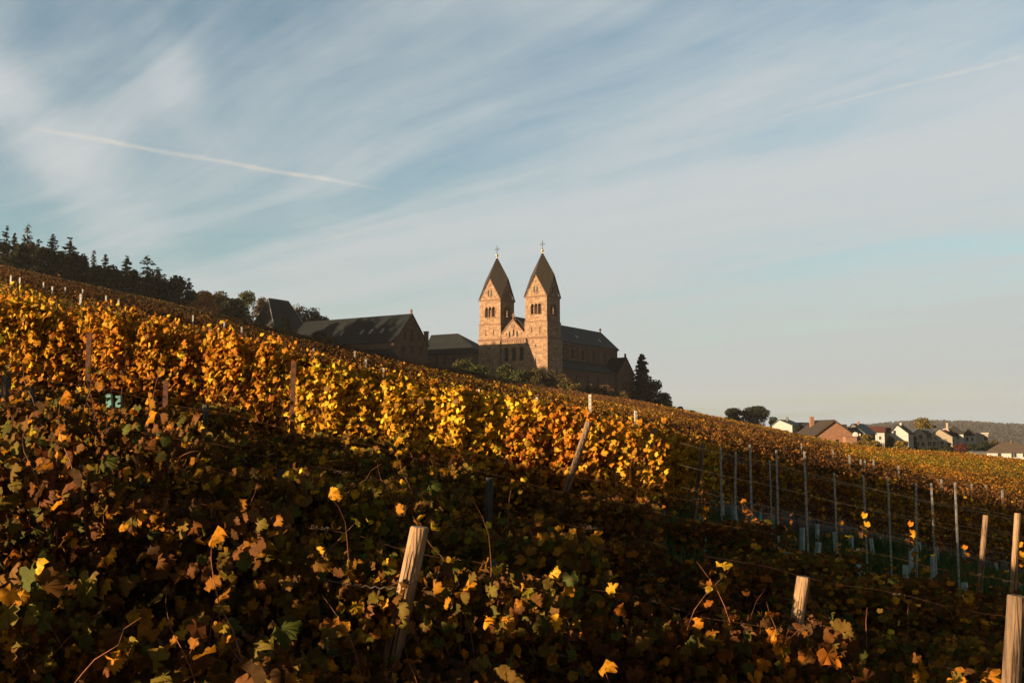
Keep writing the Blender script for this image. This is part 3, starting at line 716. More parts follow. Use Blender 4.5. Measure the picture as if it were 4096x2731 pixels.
def build_pavilion():
    N = at(273.8, 325.5, 352); aN, bN = to_ab(N.x, N.y); ze = N.z
    aL, _ = fac(251.5, 322, bN); bR, _ = side(307.5, 325, aN); am = (aN+aL)/2
    b1, z1 = side(268.2, 298.4, am); b2, z2 = side(288.3, 300.9, am); zr = z1
    b2 = min(b2, bR-3); b1 = max(b1, bN+2)
    root = empty('abbey_pavilion', (C0.x, C0.y, ZB), -PHI, 'steep dark pyramid-like slate roof rising behind the rust-coloured slope', 'building')
    bpy.context.view_layer.update()
    w = LB(); w.box(aL+.5, aN-.5, bN+.5, bR-.5, ze-12, ze); w.build('wall', M['stone_shade'], root)
    r = LB(); A, B = Vector((am, b1, zr)), Vector((am, b2, zr)); E = [Vector((aL, bN, ze)), Vector((aN, bN, ze)), Vector((aN, bR, ze)), Vector((aL, bR, ze))]
    for q in ([A, E[0], E[1]], [A, B, E[2], E[1]], [B, E[2], E[3]], [A, B, E[3], E[0]]):
        n = (q[1]-q[0]).cross(q[2]-q[0]).normalized(); n = n if n.z > 0 else -n; r.prism(q, n*.2)
    r.build('roof', M['slate'], root)
    f = LB()
    for p, q in ((A, E[1]), (A, E[0]), (B, E[2]), (A, B)): f.tube([p+Vector((0, 0, .25)), q+Vector((0, 0, .25))], .16, 5)
    f.build('roof_ridge', M['galv'], root)
build_pavilion()

# ------------------------------------------------------------------ village houses
def window_part(parent, face, x, z, w, h, L=0, W=0, mf='white', shutter=False):
    """face f: front (-y), l: left (-x), r: right (+x); frame stands proud, pane set back inside it"""
    f = MB(); p = MB(); t = .09
    def bx(m, u0, u1, z0, z1, d0, d1):
        if face == 'f': m.box(u0, u1, -d1, -d0, z0, z1)
        elif face == 'l': m.box(-W/2-d1, -W/2-d0, u0, u1, z0, z1)
        else: m.box(W/2+d0, W/2+d1, u0, u1, z0, z1)
    bx(f, x-w/2-t, x+w/2+t, z-t*1.4, z-.001, .003, .12); bx(f, x-w/2-t, x+w/2+t, z+h, z+h+t, .003, .08)
    bx(f, x-w/2-t, x-w/2, z, z+h, .003, .08); bx(f, x+w/2, x+w/2+t, z, z+h, .003, .08)
    if w > .9: bx(f, x-.03, x+.03, z, z+h, .025, .06)
    fo = f.build('window', M[mf], parent); bx(p, x-w/2, x+w/2, z, z+h, .003, .022); p.build('pane', M['glass'], fo)
    return fo
def relit(px, py, d):
    """distance that keeps a house clear of the long shadow of the church"""
    k = 1-.577*ray(px, py)[0]; c = d*k
    if 306 < c < 394: return 304/k if c < 358 else 397/k
    return d
def house(name, label, pxa, pya, d, W, Ln, rh, wh, rz, wall, roof, wins=(), chim=(), ov=.5, asym=0.0, group='houses of the village below the abbey', hip=False, chm='brick', mf='white'):
    d2 = relit(pxa, pya, d); sc_ = d2/d; A = at(pxa, pya, d2); g = gz(A.x, A.y); base = A.z-(rh+wh)*sc_
    root = empty(name, (A.x, A.y, base), rz, label, 'house', group); root.scale = (sc_, sc_, sc_)
    w = MB(); w.box(-W/2, W/2, 0, Ln, min(-.3, g-base-1), wh)
    xa = asym
    r = MB()
    if not hip:
        w.prism([(-W/2, 0, wh), (W/2, 0, wh), (xa, 0, wh+rh-.12)], (0, .35, 0)); w.prism([(-W/2, Ln-.35, wh), (W/2, Ln-.35, wh), (xa, Ln-.35, wh+rh-.12)], (0, .35, 0))
        for s_ in (-1, 1):
            run = W/2-s_*xa; sl = rh/run
            q = [Vector((xa, -ov, wh+rh)), Vector((xa, Ln+ov, wh+rh)), Vector((s_*(W/2+ov), Ln+ov, wh-sl*ov)), Vector((s_*(W/2+ov), -ov, wh-sl*ov))]
            n = (q[1]-q[0]).cross(q[2]-q[0]).normalized(); n = n if n.z > 0 else -n; r.prism(q, n*.22)
    else:
        k = min(W, Ln)/2*hip; a, b = Vector((0, k, wh+rh)), Vector((0, Ln-k, wh+rh))
        if Ln < W: a, b = Vector((-(W/2-k), Ln/2, wh+rh)), Vector((W/2-k, Ln/2, wh+rh))
        E = [Vector((-W/2-ov, -ov, wh-.2)), Vector((W/2+ov, -ov, wh-.2)), Vector((W/2+ov, Ln+ov, wh-.2)), Vector((-W/2-ov, Ln+ov, wh-.2))]
        fs = ([a, E[0], E[1]], [a, b, E[2], E[1]], [b, E[2], E[3]], [a, b, E[3], E[0]]) if Ln >= W else ([a, b, E[1], E[0]], [b, E[1], E[2]], [a, b, E[2], E[3]], [a, E[0], E[3]])
        for q in fs:
            n = (q[1]-q[0]).cross(q[2]-q[0]).normalized(); n = n if n.z > 0 else -n; r.prism(q, n*.2)
    wo = w.build('wall', M[wall], root); ro = r.build('roof', M[roof], root)
    for face, x, z, ww, hh in wins: window_part(root, face, x, z, ww, hh, Ln, W, mf=mf)
    for x, y, z0, z1, s_ in chim:
        c = MB(); c.box(x-s_/2, x+s_/2, y-s_/2, y+s_/2, z0, z1); c.box(x-s_/2-.08, x+s_/2+.08, y-s_/2-.08, y+s_/2+.08, z1, z1+.15); c.build('chimney', M[chm], ro)
    return root
def qa(x, y): return 720+x/15.176, 400+y/15.176
def qb(x, y): return 869+x/15.176, 400+y/15.176
R1 = radians
house('village_house', 'white house with grey-blue roof behind the dark round trees', *qa(940, 295), 420, 8.6, 13, 2.3, 5.2, R1(-34), 'white', 'roofblue',
      [('f', 1.2, 1.7, 2.2, 1.5), ('f', -2.6, 1.6, .9, 1.4), ('r', 3.0, 2.0, 1.2, 1.2), ('r', 8.0, 2.0, 1.2, 1.2)], [(.6, 5, 6.6, 8.6, .8)], asym=-1.2, chm='grey_wall', mf='grey_wall')
barn = house('brick_barn', 'brick barn with broad orange gable and brown tiled roof', *qa(1725, 298), 300, 12.7, 17, 4.6, 2.6, R1(2), 'brick', 'rooftile',
      [('f', .9, .3, .7, 1.1), ('f', -3.2, .1, 1.1, 1.0)], [(-2.6, 12, 5.2, 8.2, 1.1)], mf='woodtrim')
barn['category'] = 'barn'
tr_ = MB(); sl_ = 4.6/6.35
for s_ in (-1, 1): tr_.prism([(0, -.62, 7.25), (s_*6.9, -.62, 7.25-6.9*sl_), (s_*6.9, -.62, 6.9-6.9*sl_), (0, -.62, 6.9)], (0, .1, 0))
tr_.build('bargeboard', M['woodtrim'], barn)
house('village_house', 'dark-roofed house half hidden behind the brick barn chimney', *qa(1330, 338), 400, 9, 8, 2.6, 4.2, R1(70), 'grey_wall', 'roofdark', [('l', 2, 1.6, 1.2, 1.2)], [(1, 6, 6, 7.6, .7)])
house('village_house', 'small dark-roofed house just right of the brick barn ridge', *qa(1905, 368), 400, 6, 4, 1.8, 4.0, R1(70), 'grey_wall', 'roofdark', [('l', 2, 1.6, 1.0, 1.0)])
g_ = house('village_house', 'grey house with long slate roof and glazed gable right of the brick barn', *qa(2040, 355), 380, 7.6, 12, 3.6, 4.6, R1(-38), 'grey_wall', 'roofblue',
      [('f', -1.3, 4.2, 1.0, 1.5), ('f', .6, 4.2, .9, 1.6), ('f', -1.3, 1.2, 1.2, 1.7), ('f', 1.3, 1.2, 1.4, 1.7), ('r', 2.5, 1.6, 1.0, 1.8), ('r', 5, 1.6, 1.0, 1.8), ('r', 8, 1.6, 1.0, 1.8)], [(.4, 3, 7.5, 9.0, .7)], asym=-.8)
b_ = MB(); b_.box(-3.8, 2.6, -1.3, -.05, 3.75, 3.95); b_.box(-3.8, 2.6, -1.3, -1.22, 3.95, 4.75); b_.build('balcony', M['rail'], g_)
house('village_house', 'red-roofed house left of the bright white gable', *qb(238, 398), 485, 7.2, 7.5, 2.5, 5.0, R1(66), 'white', 'roofred', [('l', 2, 1.4, 1.0, 1.5), ('l', 5, 1.4, 1.0, 1.5), ('f', 0, 2, 1.2, 1.4)])
house('village_house', 'small red-roofed house nestled beside the bright white gable', *qb(318, 413), 495, 6.0, 3.6, 2.0, 4.8, R1(62), 'cream', 'roofred', [('f', 0, 2, 1.0, 1.2)])
house('village_house', 'house with bright white windowless gable and dark roof', *qb(452, 373), 450, 7.8, 11, 3.7, 4.6, R1(-33), 'white', 'roofdark', [('r', 3, 1.4, 1, 1.3), ('r', 7, 1.4, 1, 1.3)], [(.3, 2.6, 8, 9.3, .7)], asym=-.7, chm='white')

def cream_house():
    d2 = relit(940, 433, 430); sc_ = d2/430; A = at(*qb(765, 433), d2); wh, rh = 5.4, 2.0; base = A.z-(rh+wh)*sc_
    root = empty('village_house', (A.x, A.y, base), R1(-8), 'large cream house with two gables and a long balcony', 'house', 'houses of the village below the abbey'); root.scale = (sc_, sc_, sc_)
    w = MB(); w.box(-2.8, 2.8, 0, 9, -3, wh); w.prism([(-2.8, 0, wh), (2.8, 0, wh), (0, 0, wh+rh-.1)], (0, .3, 0))
    w.box(2.803, 8.0, 1.2, 9, -3, 5.0)
    w.box(8.003, 13.4, .2, 9, -3, 3.9); w.prism([(5.0, .2, 3.9), (13.4, .2, 3.9), (13.4, .2, 4.0), (7.9, .2, wh+rh+.1), (5.0, .2, 5.3)], (0, .3, 0))
    w.build('wall', M['cream'], root)
    r = MB()
    def sl(q):
        q = [Vector(p) for p in q]; n = (q[1]-q[0]).cross(q[2]-q[0]).normalized(); n = n if n.z > 0 else -n; r.prism(q, n*.2)
    for s_ in (-1, 1): sl([(0, -.5, wh+rh), (0, 8, wh+rh), (s_*3.3, 8, wh-.35), (s_*3.3, -.5, wh-.35)])
    sl([(2.2, .4, 4.9), (8.4, .4, 4.9), (8.4, 5, wh+rh), (.5, 5, wh+rh)])
    sl([(7.9, -.3, wh+rh+.3), (7.9, 9, wh+rh+.3), (14.0, 9, 3.6), (14.0, -.3, 3.6)]); sl([(7.9, -.3, wh+rh+.3), (7.9, 9, wh+rh+.3), (4.6, 9, 5.0), (4.6, -.3, 5.0)])
    r.build('roof', M['roofblue'], root)
    for x, z, ww, hh, y in ((.4, 3.2, 1.3, 1.7, 0), (-.9, .2, 1.1, 1.6, 0), (1.2, .2, 1.1, 1.6, 0), (3.8, 2.7, 1.0, 2.0, 1.2), (5.0, 2.7, .8, 2.0, 1.2), (6.8, 2.7, .9, 2.0, 1.2), (4.2, 0, 1.2, 2.0, 1.2), (6.4, 0, 1.4, 2.0, 1.2), (9.2, .1, 1.2, 2.0, .2), (11.8, .1, 1.8, 1.5, .2)):
        f = MB(); f.box(x-ww/2-.09, x+ww/2+.09, y-.1, y-.003, z-.1, z-.001); f.box(x-ww/2-.09, x-ww/2, y-.07, y-.003, z, z+hh); f.box(x+ww/2, x+ww/2+.09, y-.07, y-.003, z, z+hh); f.box(x-.03, x+.03, y-.06, y-.03, z, z+hh)
        fo = f.build('window', M['white'], root); p = MB(); p.box(x-ww/2, x+ww/2, y-.025, y-.003, z, z+hh); p.build('pane', M['glass'], fo)
    b = MB(); b.box(2.9, 9.8, -.9, 0.15, 2.35, 2.55); b.box(2.9, 9.8, -.9, -.84, 3.35, 3.45)
    for i in range(24): b.box(2.92+i*.298, 2.97+i*.298, -.88, -.85, 2.55, 3.35)
    for x in (3.0, 6.3, 9.7): b.box(x-.08, x+.08, -.86, -.70, -2, 2.35)
    b.build('balcony', M['rail'], root)
cream_house()
h_ = house('village_house', 'dark hip-roofed house with red dormer and white arch', *qb(1285, 388), 470, 8, 10, 3.6, 3.2, R1(-25), 'white', 'roofdark', [('f', -2, .8, 1, 1.3), ('f', 1.6, .8, 1, 1.3)], [(-3, 4, 5.4, 8.2, .8)], hip=.9, chm='cream')
d_ = MB(); d_.raw(*(lambda P: (P+[(x, y+2.4, z) for x, y, z in P], [tuple(range(len(P)))[::-1], tuple(range(len(P), 2*len(P)))]+[(i, (i+1) % len(P), len(P)+(i+1) % len(P), len(P)+i) for i in range(len(P))]))([(-3.6+2.0*cos(t), -.7, 3.3+2.2*sin(t)) for t in np.linspace(0, pi, 9)]))
dm = d_.build('dormer', M['redpanel'], h_)
d_ = MB(); d_.tube([(-3.6+1.8*cos(t), -.85, 3.5+2.0*sin(t)) for t in np.linspace(.2, pi-.2, 9)], .28, 6); d_.build('dormer_arch', M['white'], dm)
house('village_house', 'pale house with pointed dark pyramid roof behind garden trees', *qb(1528, 424), 445, 5.0, 5.0, 2.9, 4.0, R1(-20), 'white', 'roofdark', [('f', .9, 1.4, .9, 1.5), ('f', -1.2, 1.4, .9, 1.5), ('r', 2.5, 1.4, .9, 1.5)], hip=1.0)
house('village_house', 'long low white house with dark roof behind the green garden conifer', *qb(1330, 478), 455, 6, 9, 1.8, 3.6, R1(66), 'white', 'roofdark', [('l', 2, 1.2, 1, 1.1), ('l', 6, 1.2, 1, 1.1)])
def modern_house():
    d2 = relit(*qb(1705, 488), 455); sc_ = d2/455; A = at(*qb(1705, 488), d2); root = empty('village_house', (A.x, A.y, A.z-5*sc_), R1(-20), 'white flat-roofed modern house with overhanging top at the village edge', 'house', 'houses of the village below the abbey'); root.scale = (sc_, sc_, sc_)
    w = MB(); w.box(-2.9, 2.7, 0, 8, -2, 4.4); w.build('wall', M['cream'], root)
    r = MB(); r.box(-3.3, 3.0, -.7, 8.2, 4.41, 5.0); r.build('roof', M['white'], root)
    window_part(root, 'f', 1.6, 1.6, 1.2, 1.4); 
modern_house()
h_ = house('village_house', 'low white house with wide tan hipped roof at the field edge', *qb(2120, 640), 285, 11.5, 9, 2.7, 1.6, R1(-28), 'white', 'rooftan', [('f', -2.5, .3, .9, 1.0), ('f', 1.2, .2, 1.3, 1.2), ('f', 3.9, .3, .9, 1.0), ('r', 2.5, .2, 1.4, 1.1), ('r', 6.2, .2, 1.4, 1.1)], [(.5, 4, 3, 4.9, .6)], hip=.85, chm='rooftan')
def carport():
    A = at(*qb(1675, 768), 300); root = empty('garden_shed', (A.x, A.y, A.z-1.6), R1(-8), 'low shed with flat blue-grey roof under the dark garden hedge', 'shed')
    w = MB(); w.box(-2.2, 2.2, 0, 3, -1, 1.4); w.build('wall', M['grey_wall'], root); r = MB(); r.prism([(-2.3, -.3, 1.41), (2.3, -.3, 1.41), (2.3, 3.2, 1.55), (-2.3, 3.2, 1.55)], (0, 0, .12)); r.build('roof', M['roofblue'], root)
    A = at(*qa(2000, 545), 296); root = empty('garden_shed', (A.x, A.y, A.z-2.0), 0, 'brown-grey shed standing at the right end of the brick barn', 'shed')
    w = MB(); w.box(-1.7, 1.5, 0, 3, -1, 1.9); w.build('wall', M['brick'], root); r = MB(); r.box(-1.9, 1.7, -.2, 3.2, 1.905, 2.03); r.build('roof', M['rooftan'], root)
    A = at(*qa(2062, 520), 297); root = empty('satellite_dish', tuple(A), R1(-30), 'white satellite dish on the shed beside the brick barn', 'satellite dish')
    m = MB(); n = 12
    for i in range(3):
        pass
    rings = [[(r_*cos(2*pi*k/n), -.9+ r_*r_*.35, r_*sin(2*pi*k/n)) for k in range(n)] for r_ in (.05, .35, .62, .85)]
    V = [p for rg in rings for p in rg]; m.raw(V, [(i*n+k, i*n+(k+1) % n, (i+1)*n+(k+1) % n, (i+1)*n+k) for i in range(3) for k in range(n)], True)
    V2 = [(x, y+.05, z) for x, y, z in V]; m.raw(V2, [(i*n+k, (i+1)*n+k, (i+1)*n+(k+1) % n, i*n+(k+1) % n) for i in range(3) for k in range(n)], True)
    m.build('dish', M['white'], root); m = MB(); m.tube([(0, -.8, 0), (0, -.5, -.6), (0, -.3, -1.6)], .05, 6); m.build('mast', M['galv'], root)
carport()

# ------------------------------------------------------------------ trees and bushes
def branch(m, p, d, L, r, n=5, droop=0.0, wob=.15):
    pts = [Vector(p)]; dd = Vector(d).normalized()
    for i in range(n):
        dd = (dd+Vector((rnd.gauss(0, wob), rnd.gauss(0, wob), rnd.gauss(0, wob)-droop))).normalized(); pts.append(pts[-1]+dd*L/n)
    m.tube(pts, [r*(1-.85*i/n) for i in range(n+1)], 5, cap=False); return pts
TREEPAL = {'dark': [(.013, .018, .009), (.019, .024, .011), (.010, .014, .008), (.026, .028, .012)], 'green': [(.03, .042, .012), (.045, .055, .014), (.022, .03, .011), (.07, .064, .017)],
           'rust': [(.40, .135, .03), (.32, .11, .03), (.18, .08, .03), (.44, .19, .04)], 'gold': [(.15, .105, .02), (.10, .078, .018), (.18, .125, .022), (.06, .052, .017)],
           'olive': [(.05, .046, .014), (.07, .056, .016), (.036, .036, .012), (.10, .058, .017)], 'brown': [(.075, .05, .03), (.055, .034, .022), (.10, .056, .03)], 'red': [(.07, .016, .013), (.05, .013, .011)],
           'bluegreen': [(.017, .025, .018), (.022, .031, .021), (.013, .018, .013)]}
def broadleaf(name, label, base, h, w, pal, leaf=.5, n=1500, low=.25, cat='tree', group=None, lobes=16, depth=None, flat=False):
    base = Vector(base); root = empty(name, tuple(base), rnd.uniform(-.4, .4), label, cat, group); depth = depth or w
    t = MB(); tz = h*(low+.12)
    t.tube([(0, 0, -.8), (0, 0, 0), (rnd.gauss(0, .02)*h, 0, tz*.6), (0, 0, tz)], [.04*h, .028*h, .022*h, .016*h], 7)
    L = []
    for i in range(lobes):
        f = rnd.random(); zz = h*(low+(1-low)*(.12+.76*f)); rad = (1-(2*f-.85)**2*.75) if not flat else 1
        a = rnd.uniform(0, 2*pi); q = sqrt(rnd.random())*.72*max(rad, .25)
        c = Vector((cos(a)*q*w/2, sin(a)*q*depth/2, zz)); s = rnd.uniform(.15, .27)
        L.append((c, Vector((w*s, depth*s, min(h*(1-low)*s*.8, w*s)))))
        if i < 9:
            t.tube([(0, 0, tz*rnd.uniform(.5, 1)), (c.x*.4, c.y*.4, (tz+c.z)*.5), tuple(c)], [.012*h, .008*h, .003*h], 5, cap=False)
    t.build('trunk', M['trunk'], root)
    k = R.integers(0, len(L), n); C = np.array([tuple(L[i][0]) for i in k]); S = np.array([tuple(L[i][1]) for i in k])
    dv = R.normal(size=(n, 3)); dv /= np.linalg.norm(dv, axis=1, keepdims=True); rr = R.uniform(.35, 1.12, (n, 1))**.6
    P = C+dv*S*rr; P = P[(P[:, 2] > h*low*.35)]; P[:, 2] = np.minimum(P[:, 2], h*1.02)
    n = len(P)
    pal_ = np.array(TREEPAL[pal]); cols = pal_[R.integers(0, len(pal_), n)]*R.uniform(.75, 1.25, (n, 1))
    nr = dv[:n]*.6+R.normal(size=(n, 3))*.7
    link('crown', leaves_mesh('crown', P, nr, R.uniform(.6, 1.35, n)*leaf, cols, 'kite'), M['needle'], root)
    return root
def conifer(name, label, base, h, w, pal='dark', gaps=.15, leaf=.5, rings=None, sparse=1.0, group=None, low=.1, jag=.35):
    base = Vector(base); root = empty(name, tuple(base), rnd.uniform(0, 6), label, 'tree', group)
    t = MB(); t.tube([(0, 0, -.8), (0, 0, 0), (0, 0, h*.5), (rnd.gauss(0, .01)*h, 0, h)], [.026*h, .018*h, .011*h, .02], 6)
    rings = rings or int(h*1.7); C = []; Nn = []
    for i in range(rings):
        f = (i+.3)/rings; z = h*(low+(1-low)*f); rad = w/2*((1-f)**(.7 if jag > .2 else .55))*(1+rnd.uniform(-jag, jag))+.12
        nb = max(3, int(7*(1-f*.5)))
        a0 = rnd.uniform(0, 6)
        for b in range(nb):
            if rnd.random() < gaps: continue
            a = a0+2*pi*b/nb+rnd.uniform(-.25, .25); r = rad*rnd.uniform(.65, 1.15)
            e = Vector((cos(a)*r, sin(a)*r, z-r*rnd.uniform(.05, .35)+.12*r))
            t.tube([(0, 0, z), (e.x*.6, e.y*.6, z-.02*r), tuple(e)], [.05*max(r, .5)*.35, .03, .01], 4, cap=False)
            m = max(2, int(r/leaf*3.2*sparse))
            for j in range(m):
                g = (j+.7)/m; C.append((e.x*g+rnd.gauss(0, .10)*r*.6, e.y*g+rnd.gauss(0, .10)*r*.6, z+(e.z-z)*g+rnd.uniform(-.35, .08)*leaf)); Nn.append((rnd.gauss(0, .5), rnd.gauss(0, .5), 1))
    t.build('trunk', M['trunk'], root)
    C = np.array(C); n = len(C); pal_ = np.array(TREEPAL[pal]); cols = pal_[R.integers(0, len(pal_), n)]*R.uniform(.75, 1.25, (n, 1))
    link('crown', leaves_mesh('crown', C, np.array(Nn), R.uniform(.7, 1.4, n)*leaf, cols, 'kite'), M['needle'], root)
    return root
def stand(px, ytop, d, depth_px=None):
    """foot of a tree whose top shows at (px, ytop): point on the ground, height"""
    T = at(px, ytop, d); g = gz(T.x, T.y); return (T.x, T.y, g), max(T.z-g, 1.0)

W3 = 'wood along the top of the slope'
CON = [  # px, ytop, width px, d, palette, gaps, sparse, label
 (7, 224.5, 11, 330, 'dark', .35, .6, 'thin spruce with ragged open top at the far left edge of the ridge'),
 (15, 232, 8, 335, 'dark', .15, 1, 'slim dark spruce just right of the ragged leftmost one'),
 (28.5, 222, 12, 332, 'brown', .5, .45, 'bare brownish larch, tallest tip of the ridge wood'),
 (25, 234, 8, 326, 'dark', .15, 1, 'dark spruce in front of the brown larch'),
 (39, 238, 8, 328, 'dark', .2, .9, 'short dark spruce between the larch and the flat-topped spruce'),
 (53, 232.7, 12, 330, 'dark', .12, 1.1, 'dark spruce with blunt flat top'),
 (70, 236, 17, 322, 'dark', .22, .9, 'broad pointed fir with spreading upswept branches'),
 (94, 249, 8, 330, 'dark', .3, .7, 'narrow ragged spruce standing above lower broad trees'),
 (105.8, 253, 8, 326, 'dark', .25, .8, 'narrow leaning-tipped spruce in the middle of the ridge wood'),
 (127, 254.5, 14, 330, 'bluegreen', .15, 1.1, 'evenly pointed blue-green fir on the ridge'),
 (147.5, 254.5, 20, 322, 'dark', .4, .7, 'wide airy fir with visible gaps between its branches'),
 (158, 266, 17, 330, 'dark', .15, 1.0, 'dark fir at the right shoulder of the airy one'),
 (189, 277, 9, 325, 'dark', .12, 1.0, 'last small spruce at the right end of the ridge wood'),
]
for px_, yt, wp, d, pal, gp, spr, lab in CON:
    d = 250+.24*px_+(d-325)*.6; b, h = stand(px_, yt, d); conifer('conifer_tree', lab, b, h, wp*2.1*d/F, pal, gp, .75, rings=int(h*1.9), group=W3, sparse=spr*1.6, low=.04)
BRO = [
 (3, 240, 16, 322, 'dark', 'dark broad tree filling the left picture edge'), (20, 246, 18, 318, 'dark', 'dark tree under the brown larch'), (44, 247, 18, 318, 'dark', 'dark tree under the blunt spruce'),
 (60, 252, 16, 324, 'dark', 'dark tree left of the broad pointed fir'), (82, 252, 14, 326, 'bluegreen', 'round loose tree right of the broad pointed fir'), (92, 268, 20, 316, 'dark', 'low dark tree under the narrow ragged spruce'),
 (112, 265, 14, 322, 'bluegreen', 'thin-leaved round tree between two narrow spruces and blue-green fir'), (106, 277, 20, 314, 'dark', 'low dark tree in the middle of the wood edge'), (124, 276, 16, 318, 'dark', 'low dark tree under the blue-green fir'),
 (140, 282, 20, 312, 'dark', 'low dark tree under the airy fir'), (160, 282, 20, 314, 'dark', 'dark round tree at the right of the airy fir foot'), (178, 276, 21, 318, 'dark', 'broad round dark tree near the right end of the ridge wood'),
 (172, 292, 20, 306, 'dark', 'low dark shrubby tree beneath the broad round one'), (192, 291, 15, 304, 'olive', 'greenish-brown tree left of the rusty one'),
 (206, 291, 17, 300, 'rust', 'rust-coloured autumn tree on the slope edge'), (219, 291.5, 19, 306, 'olive', 'brown-green round tree right of the rusty tree'), (232, 298, 18, 310, 'dark', 'dark round tree between rusty trees and the pyramid roof'),
 (247.5, 291.5, 21, 372, 'green', 'tall green round tree beside the pyramid roof left edge'), (238, 299, 16, 360, 'dark', 'dark tree in the gap left of the pyramid roof'), (262, 297, 16, 380, 'olive', 'yellow-brown tree behind the pyramid roof left slope'),
 (298, 303, 20, 392, 'olive', 'brownish tree just behind the right slope of the pyramid roof'), (312, 308, 18, 390, 'dark', 'dark tree in the descending line behind the pyramid roof'), (322, 313, 16, 392, 'dark', 'dark tree second from the end of the line descending to the wing roof'), (331, 318, 12, 392, 'dark', 'smallest dark tree ending the line above the wing roof'),
 (33, 243, 17, 321, 'dark', 'dark tree crown between the larch and the short spruce'), (74, 254, 20, 330, 'dark', 'dark crown behind the broad pointed fir'), (98, 266, 18, 329, 'dark', 'dark crown behind the two narrow spruces'), (116, 271, 18, 331, 'dark', 'dark crown left of the blue-green fir foot'), (134, 270, 16, 330, 'dark', 'dark crown between the blue-green fir and the airy fir'), (150, 274, 18, 333, 'dark', 'dark crown behind the airy fir foot'), (168, 280, 18, 332, 'dark', 'dark crown between the airy fir and the broad round tree'),
]
for px_, yt, wp, d, pal, lab in BRO:
    if px_ < 225: d = 248+.24*px_+(d-325)*.5+(48 if int(px_*7) % 3 == 0 else 0)
    b, h = stand(px_, yt, d); broadleaf('broadleaf_tree', lab, b, h, wp*1.45*d/F, pal, .62, 2600, low=.0, group='trees on the skyline', lobes=20)
for px_, yt, wp, d, pal, lab in (
 (183, 300, 15, 290, 'olive', 'yellow-green shrub at the lower edge of the ridge wood'), (196, 299, 15, 288, 'rust', 'rusty shrub left of the rust-coloured tree'), (212, 302, 14, 286, 'rust', 'orange shrub beneath the rust-coloured tree'), (228, 306, 14, 290, 'olive', 'olive shrub at the foot of the dark round tree'),
 (68, 268, 13, 300, 'rust', 'bright orange shrub in front of the dark ridge wood'), (58, 272, 9, 298, 'rust', 'small orange-yellow shrub left of the bright orange one'), (286, 316, 13, 338, 'dark', 'dark bush standing before the pyramid roof'),
 (320, 331, 17, 296, 'dark', 'dark bush covering the left end of the long wing roof'), (330, 334, 14, 290, 'olive', 'olive bush under the skylights of the long wing'),
 (465, 358, 26, 300, 'green', 'green bush at the foot of the left church tower'), (480, 365, 26, 298, 'green', 'low green bush in front of the left church tower'), (505, 364, 22, 296, 'green', 'green bush left of the porch before the church front'),
 (522, 370, 20, 294, 'green', 'low green bush right of the church porch'), (534, 368, 24, 296, 'olive', 'olive-brown bush before the lit church tower'), (552, 369, 26, 298, 'olive', 'larger olive-brown bush below the lit church tower'), (568, 376, 24, 296, 'olive', 'olive bush below the shaded tower side'),
 (604, 383, 18, 300, 'brown', 'thin brown bush before the aisle wall'), (622, 391, 16, 300, 'olive', 'low olive bush before the transept wall'), (590, 384, 16, 298, 'olive', 'olive bush right of the church towers'),
 (655, 380, 24, 390, 'dark', 'dark round tree right of the tall church conifer'), (663, 392, 17, 380, 'dark', 'low dark tree ending the group right of the church'),
 (680, 406, 10, 420, 'bluegreen', 'tiny grey-green treetop on the skyline right of the church'), (690, 410, 12, 420, 'green', 'tiny green treetop furthest along the skyline from the church'), (668, 404, 12, 415, 'green', 'small green treetop touching the dark trees by the church'),
 (733, 408, 23, 480, 'dark', 'dark round tree on the left of the pair before the white house'), (757, 405, 34, 485, 'dark', 'largest dark round tree before the white house'), (773, 417, 12, 470, 'bluegreen', 'small grey-green tree between dark trees and white house'),
 (798, 426, 10, 330, 'dark', 'dark bush between the white house and the brick barn'),
 (922, 416.5, 20, 520, 'gold', 'large golden weeping tree rising behind the cream house'), (934, 422, 9, 530, 'brown', 'dark reddish tree at the right of the golden one'),
 (868, 434, 24, 275, 'gold', 'golden-green round bush right of the brick barn'), (902, 439, 19, 262, 'gold', 'round golden-green bush in front of the bright white gable house'), (890, 436, 10, 330, 'brown', 'brown bare bush left of the bright white gable'),
 (904, 431, 9, 400, 'brown', 'thin bare tree before the bright white gable'), (914, 436, 7, 400, 'dark', 'dark bush at the left corner of the cream house'),
 (960.5, 443, 13, 360, 'red', 'dark red bush below the garden conifer'), (946, 444, 14, 350, 'dark', 'dark hedge bush below the cream house right gable'), (928, 445.5, 18, 355, 'dark', 'dark hedge bush below the cream house balcony'),
 (972, 441, 14, 370, 'dark', 'dark bush below the pale pyramid-roofed house'), (984, 441.5, 14, 368, 'dark', 'dark bush below the modern house'), (996, 439, 15, 372, 'olive', 'brown-green tree right of the modern house'),
 (1006, 442, 14, 420, 'green', 'green bush behind the tan hipped roof'), (1018, 443, 12, 420, 'olive', 'olive bush at the far right behind the tan hipped roof')):
    b, h = stand(px_, yt, d); broadleaf('bush' if h < 6 else 'broadleaf_tree', lab, b, h, wp*1.25*d/F, pal, .0011*d+.12, int(1500+wp*1.25*d/F*h*22), low=.0, cat='bush' if h < 6 else 'tree', group='bushes and garden trees', lobes=13)
b, h = stand(641.5, 353, 385); conifer('conifer_tree', 'tall dark conifer standing alone right of the church', b, h, 25*385/F, 'dark', .03, 1.1, rings=50, sparse=2.6, low=.02, jag=.10)
b, h = stand(963.5, 429.5, 420); conifer('conifer_tree', 'green garden conifer before the pale pyramid-roofed house', b, h, 10*420/F, 'green', .05, .5, rings=20, sparse=1.4, low=.02, jag=.15)

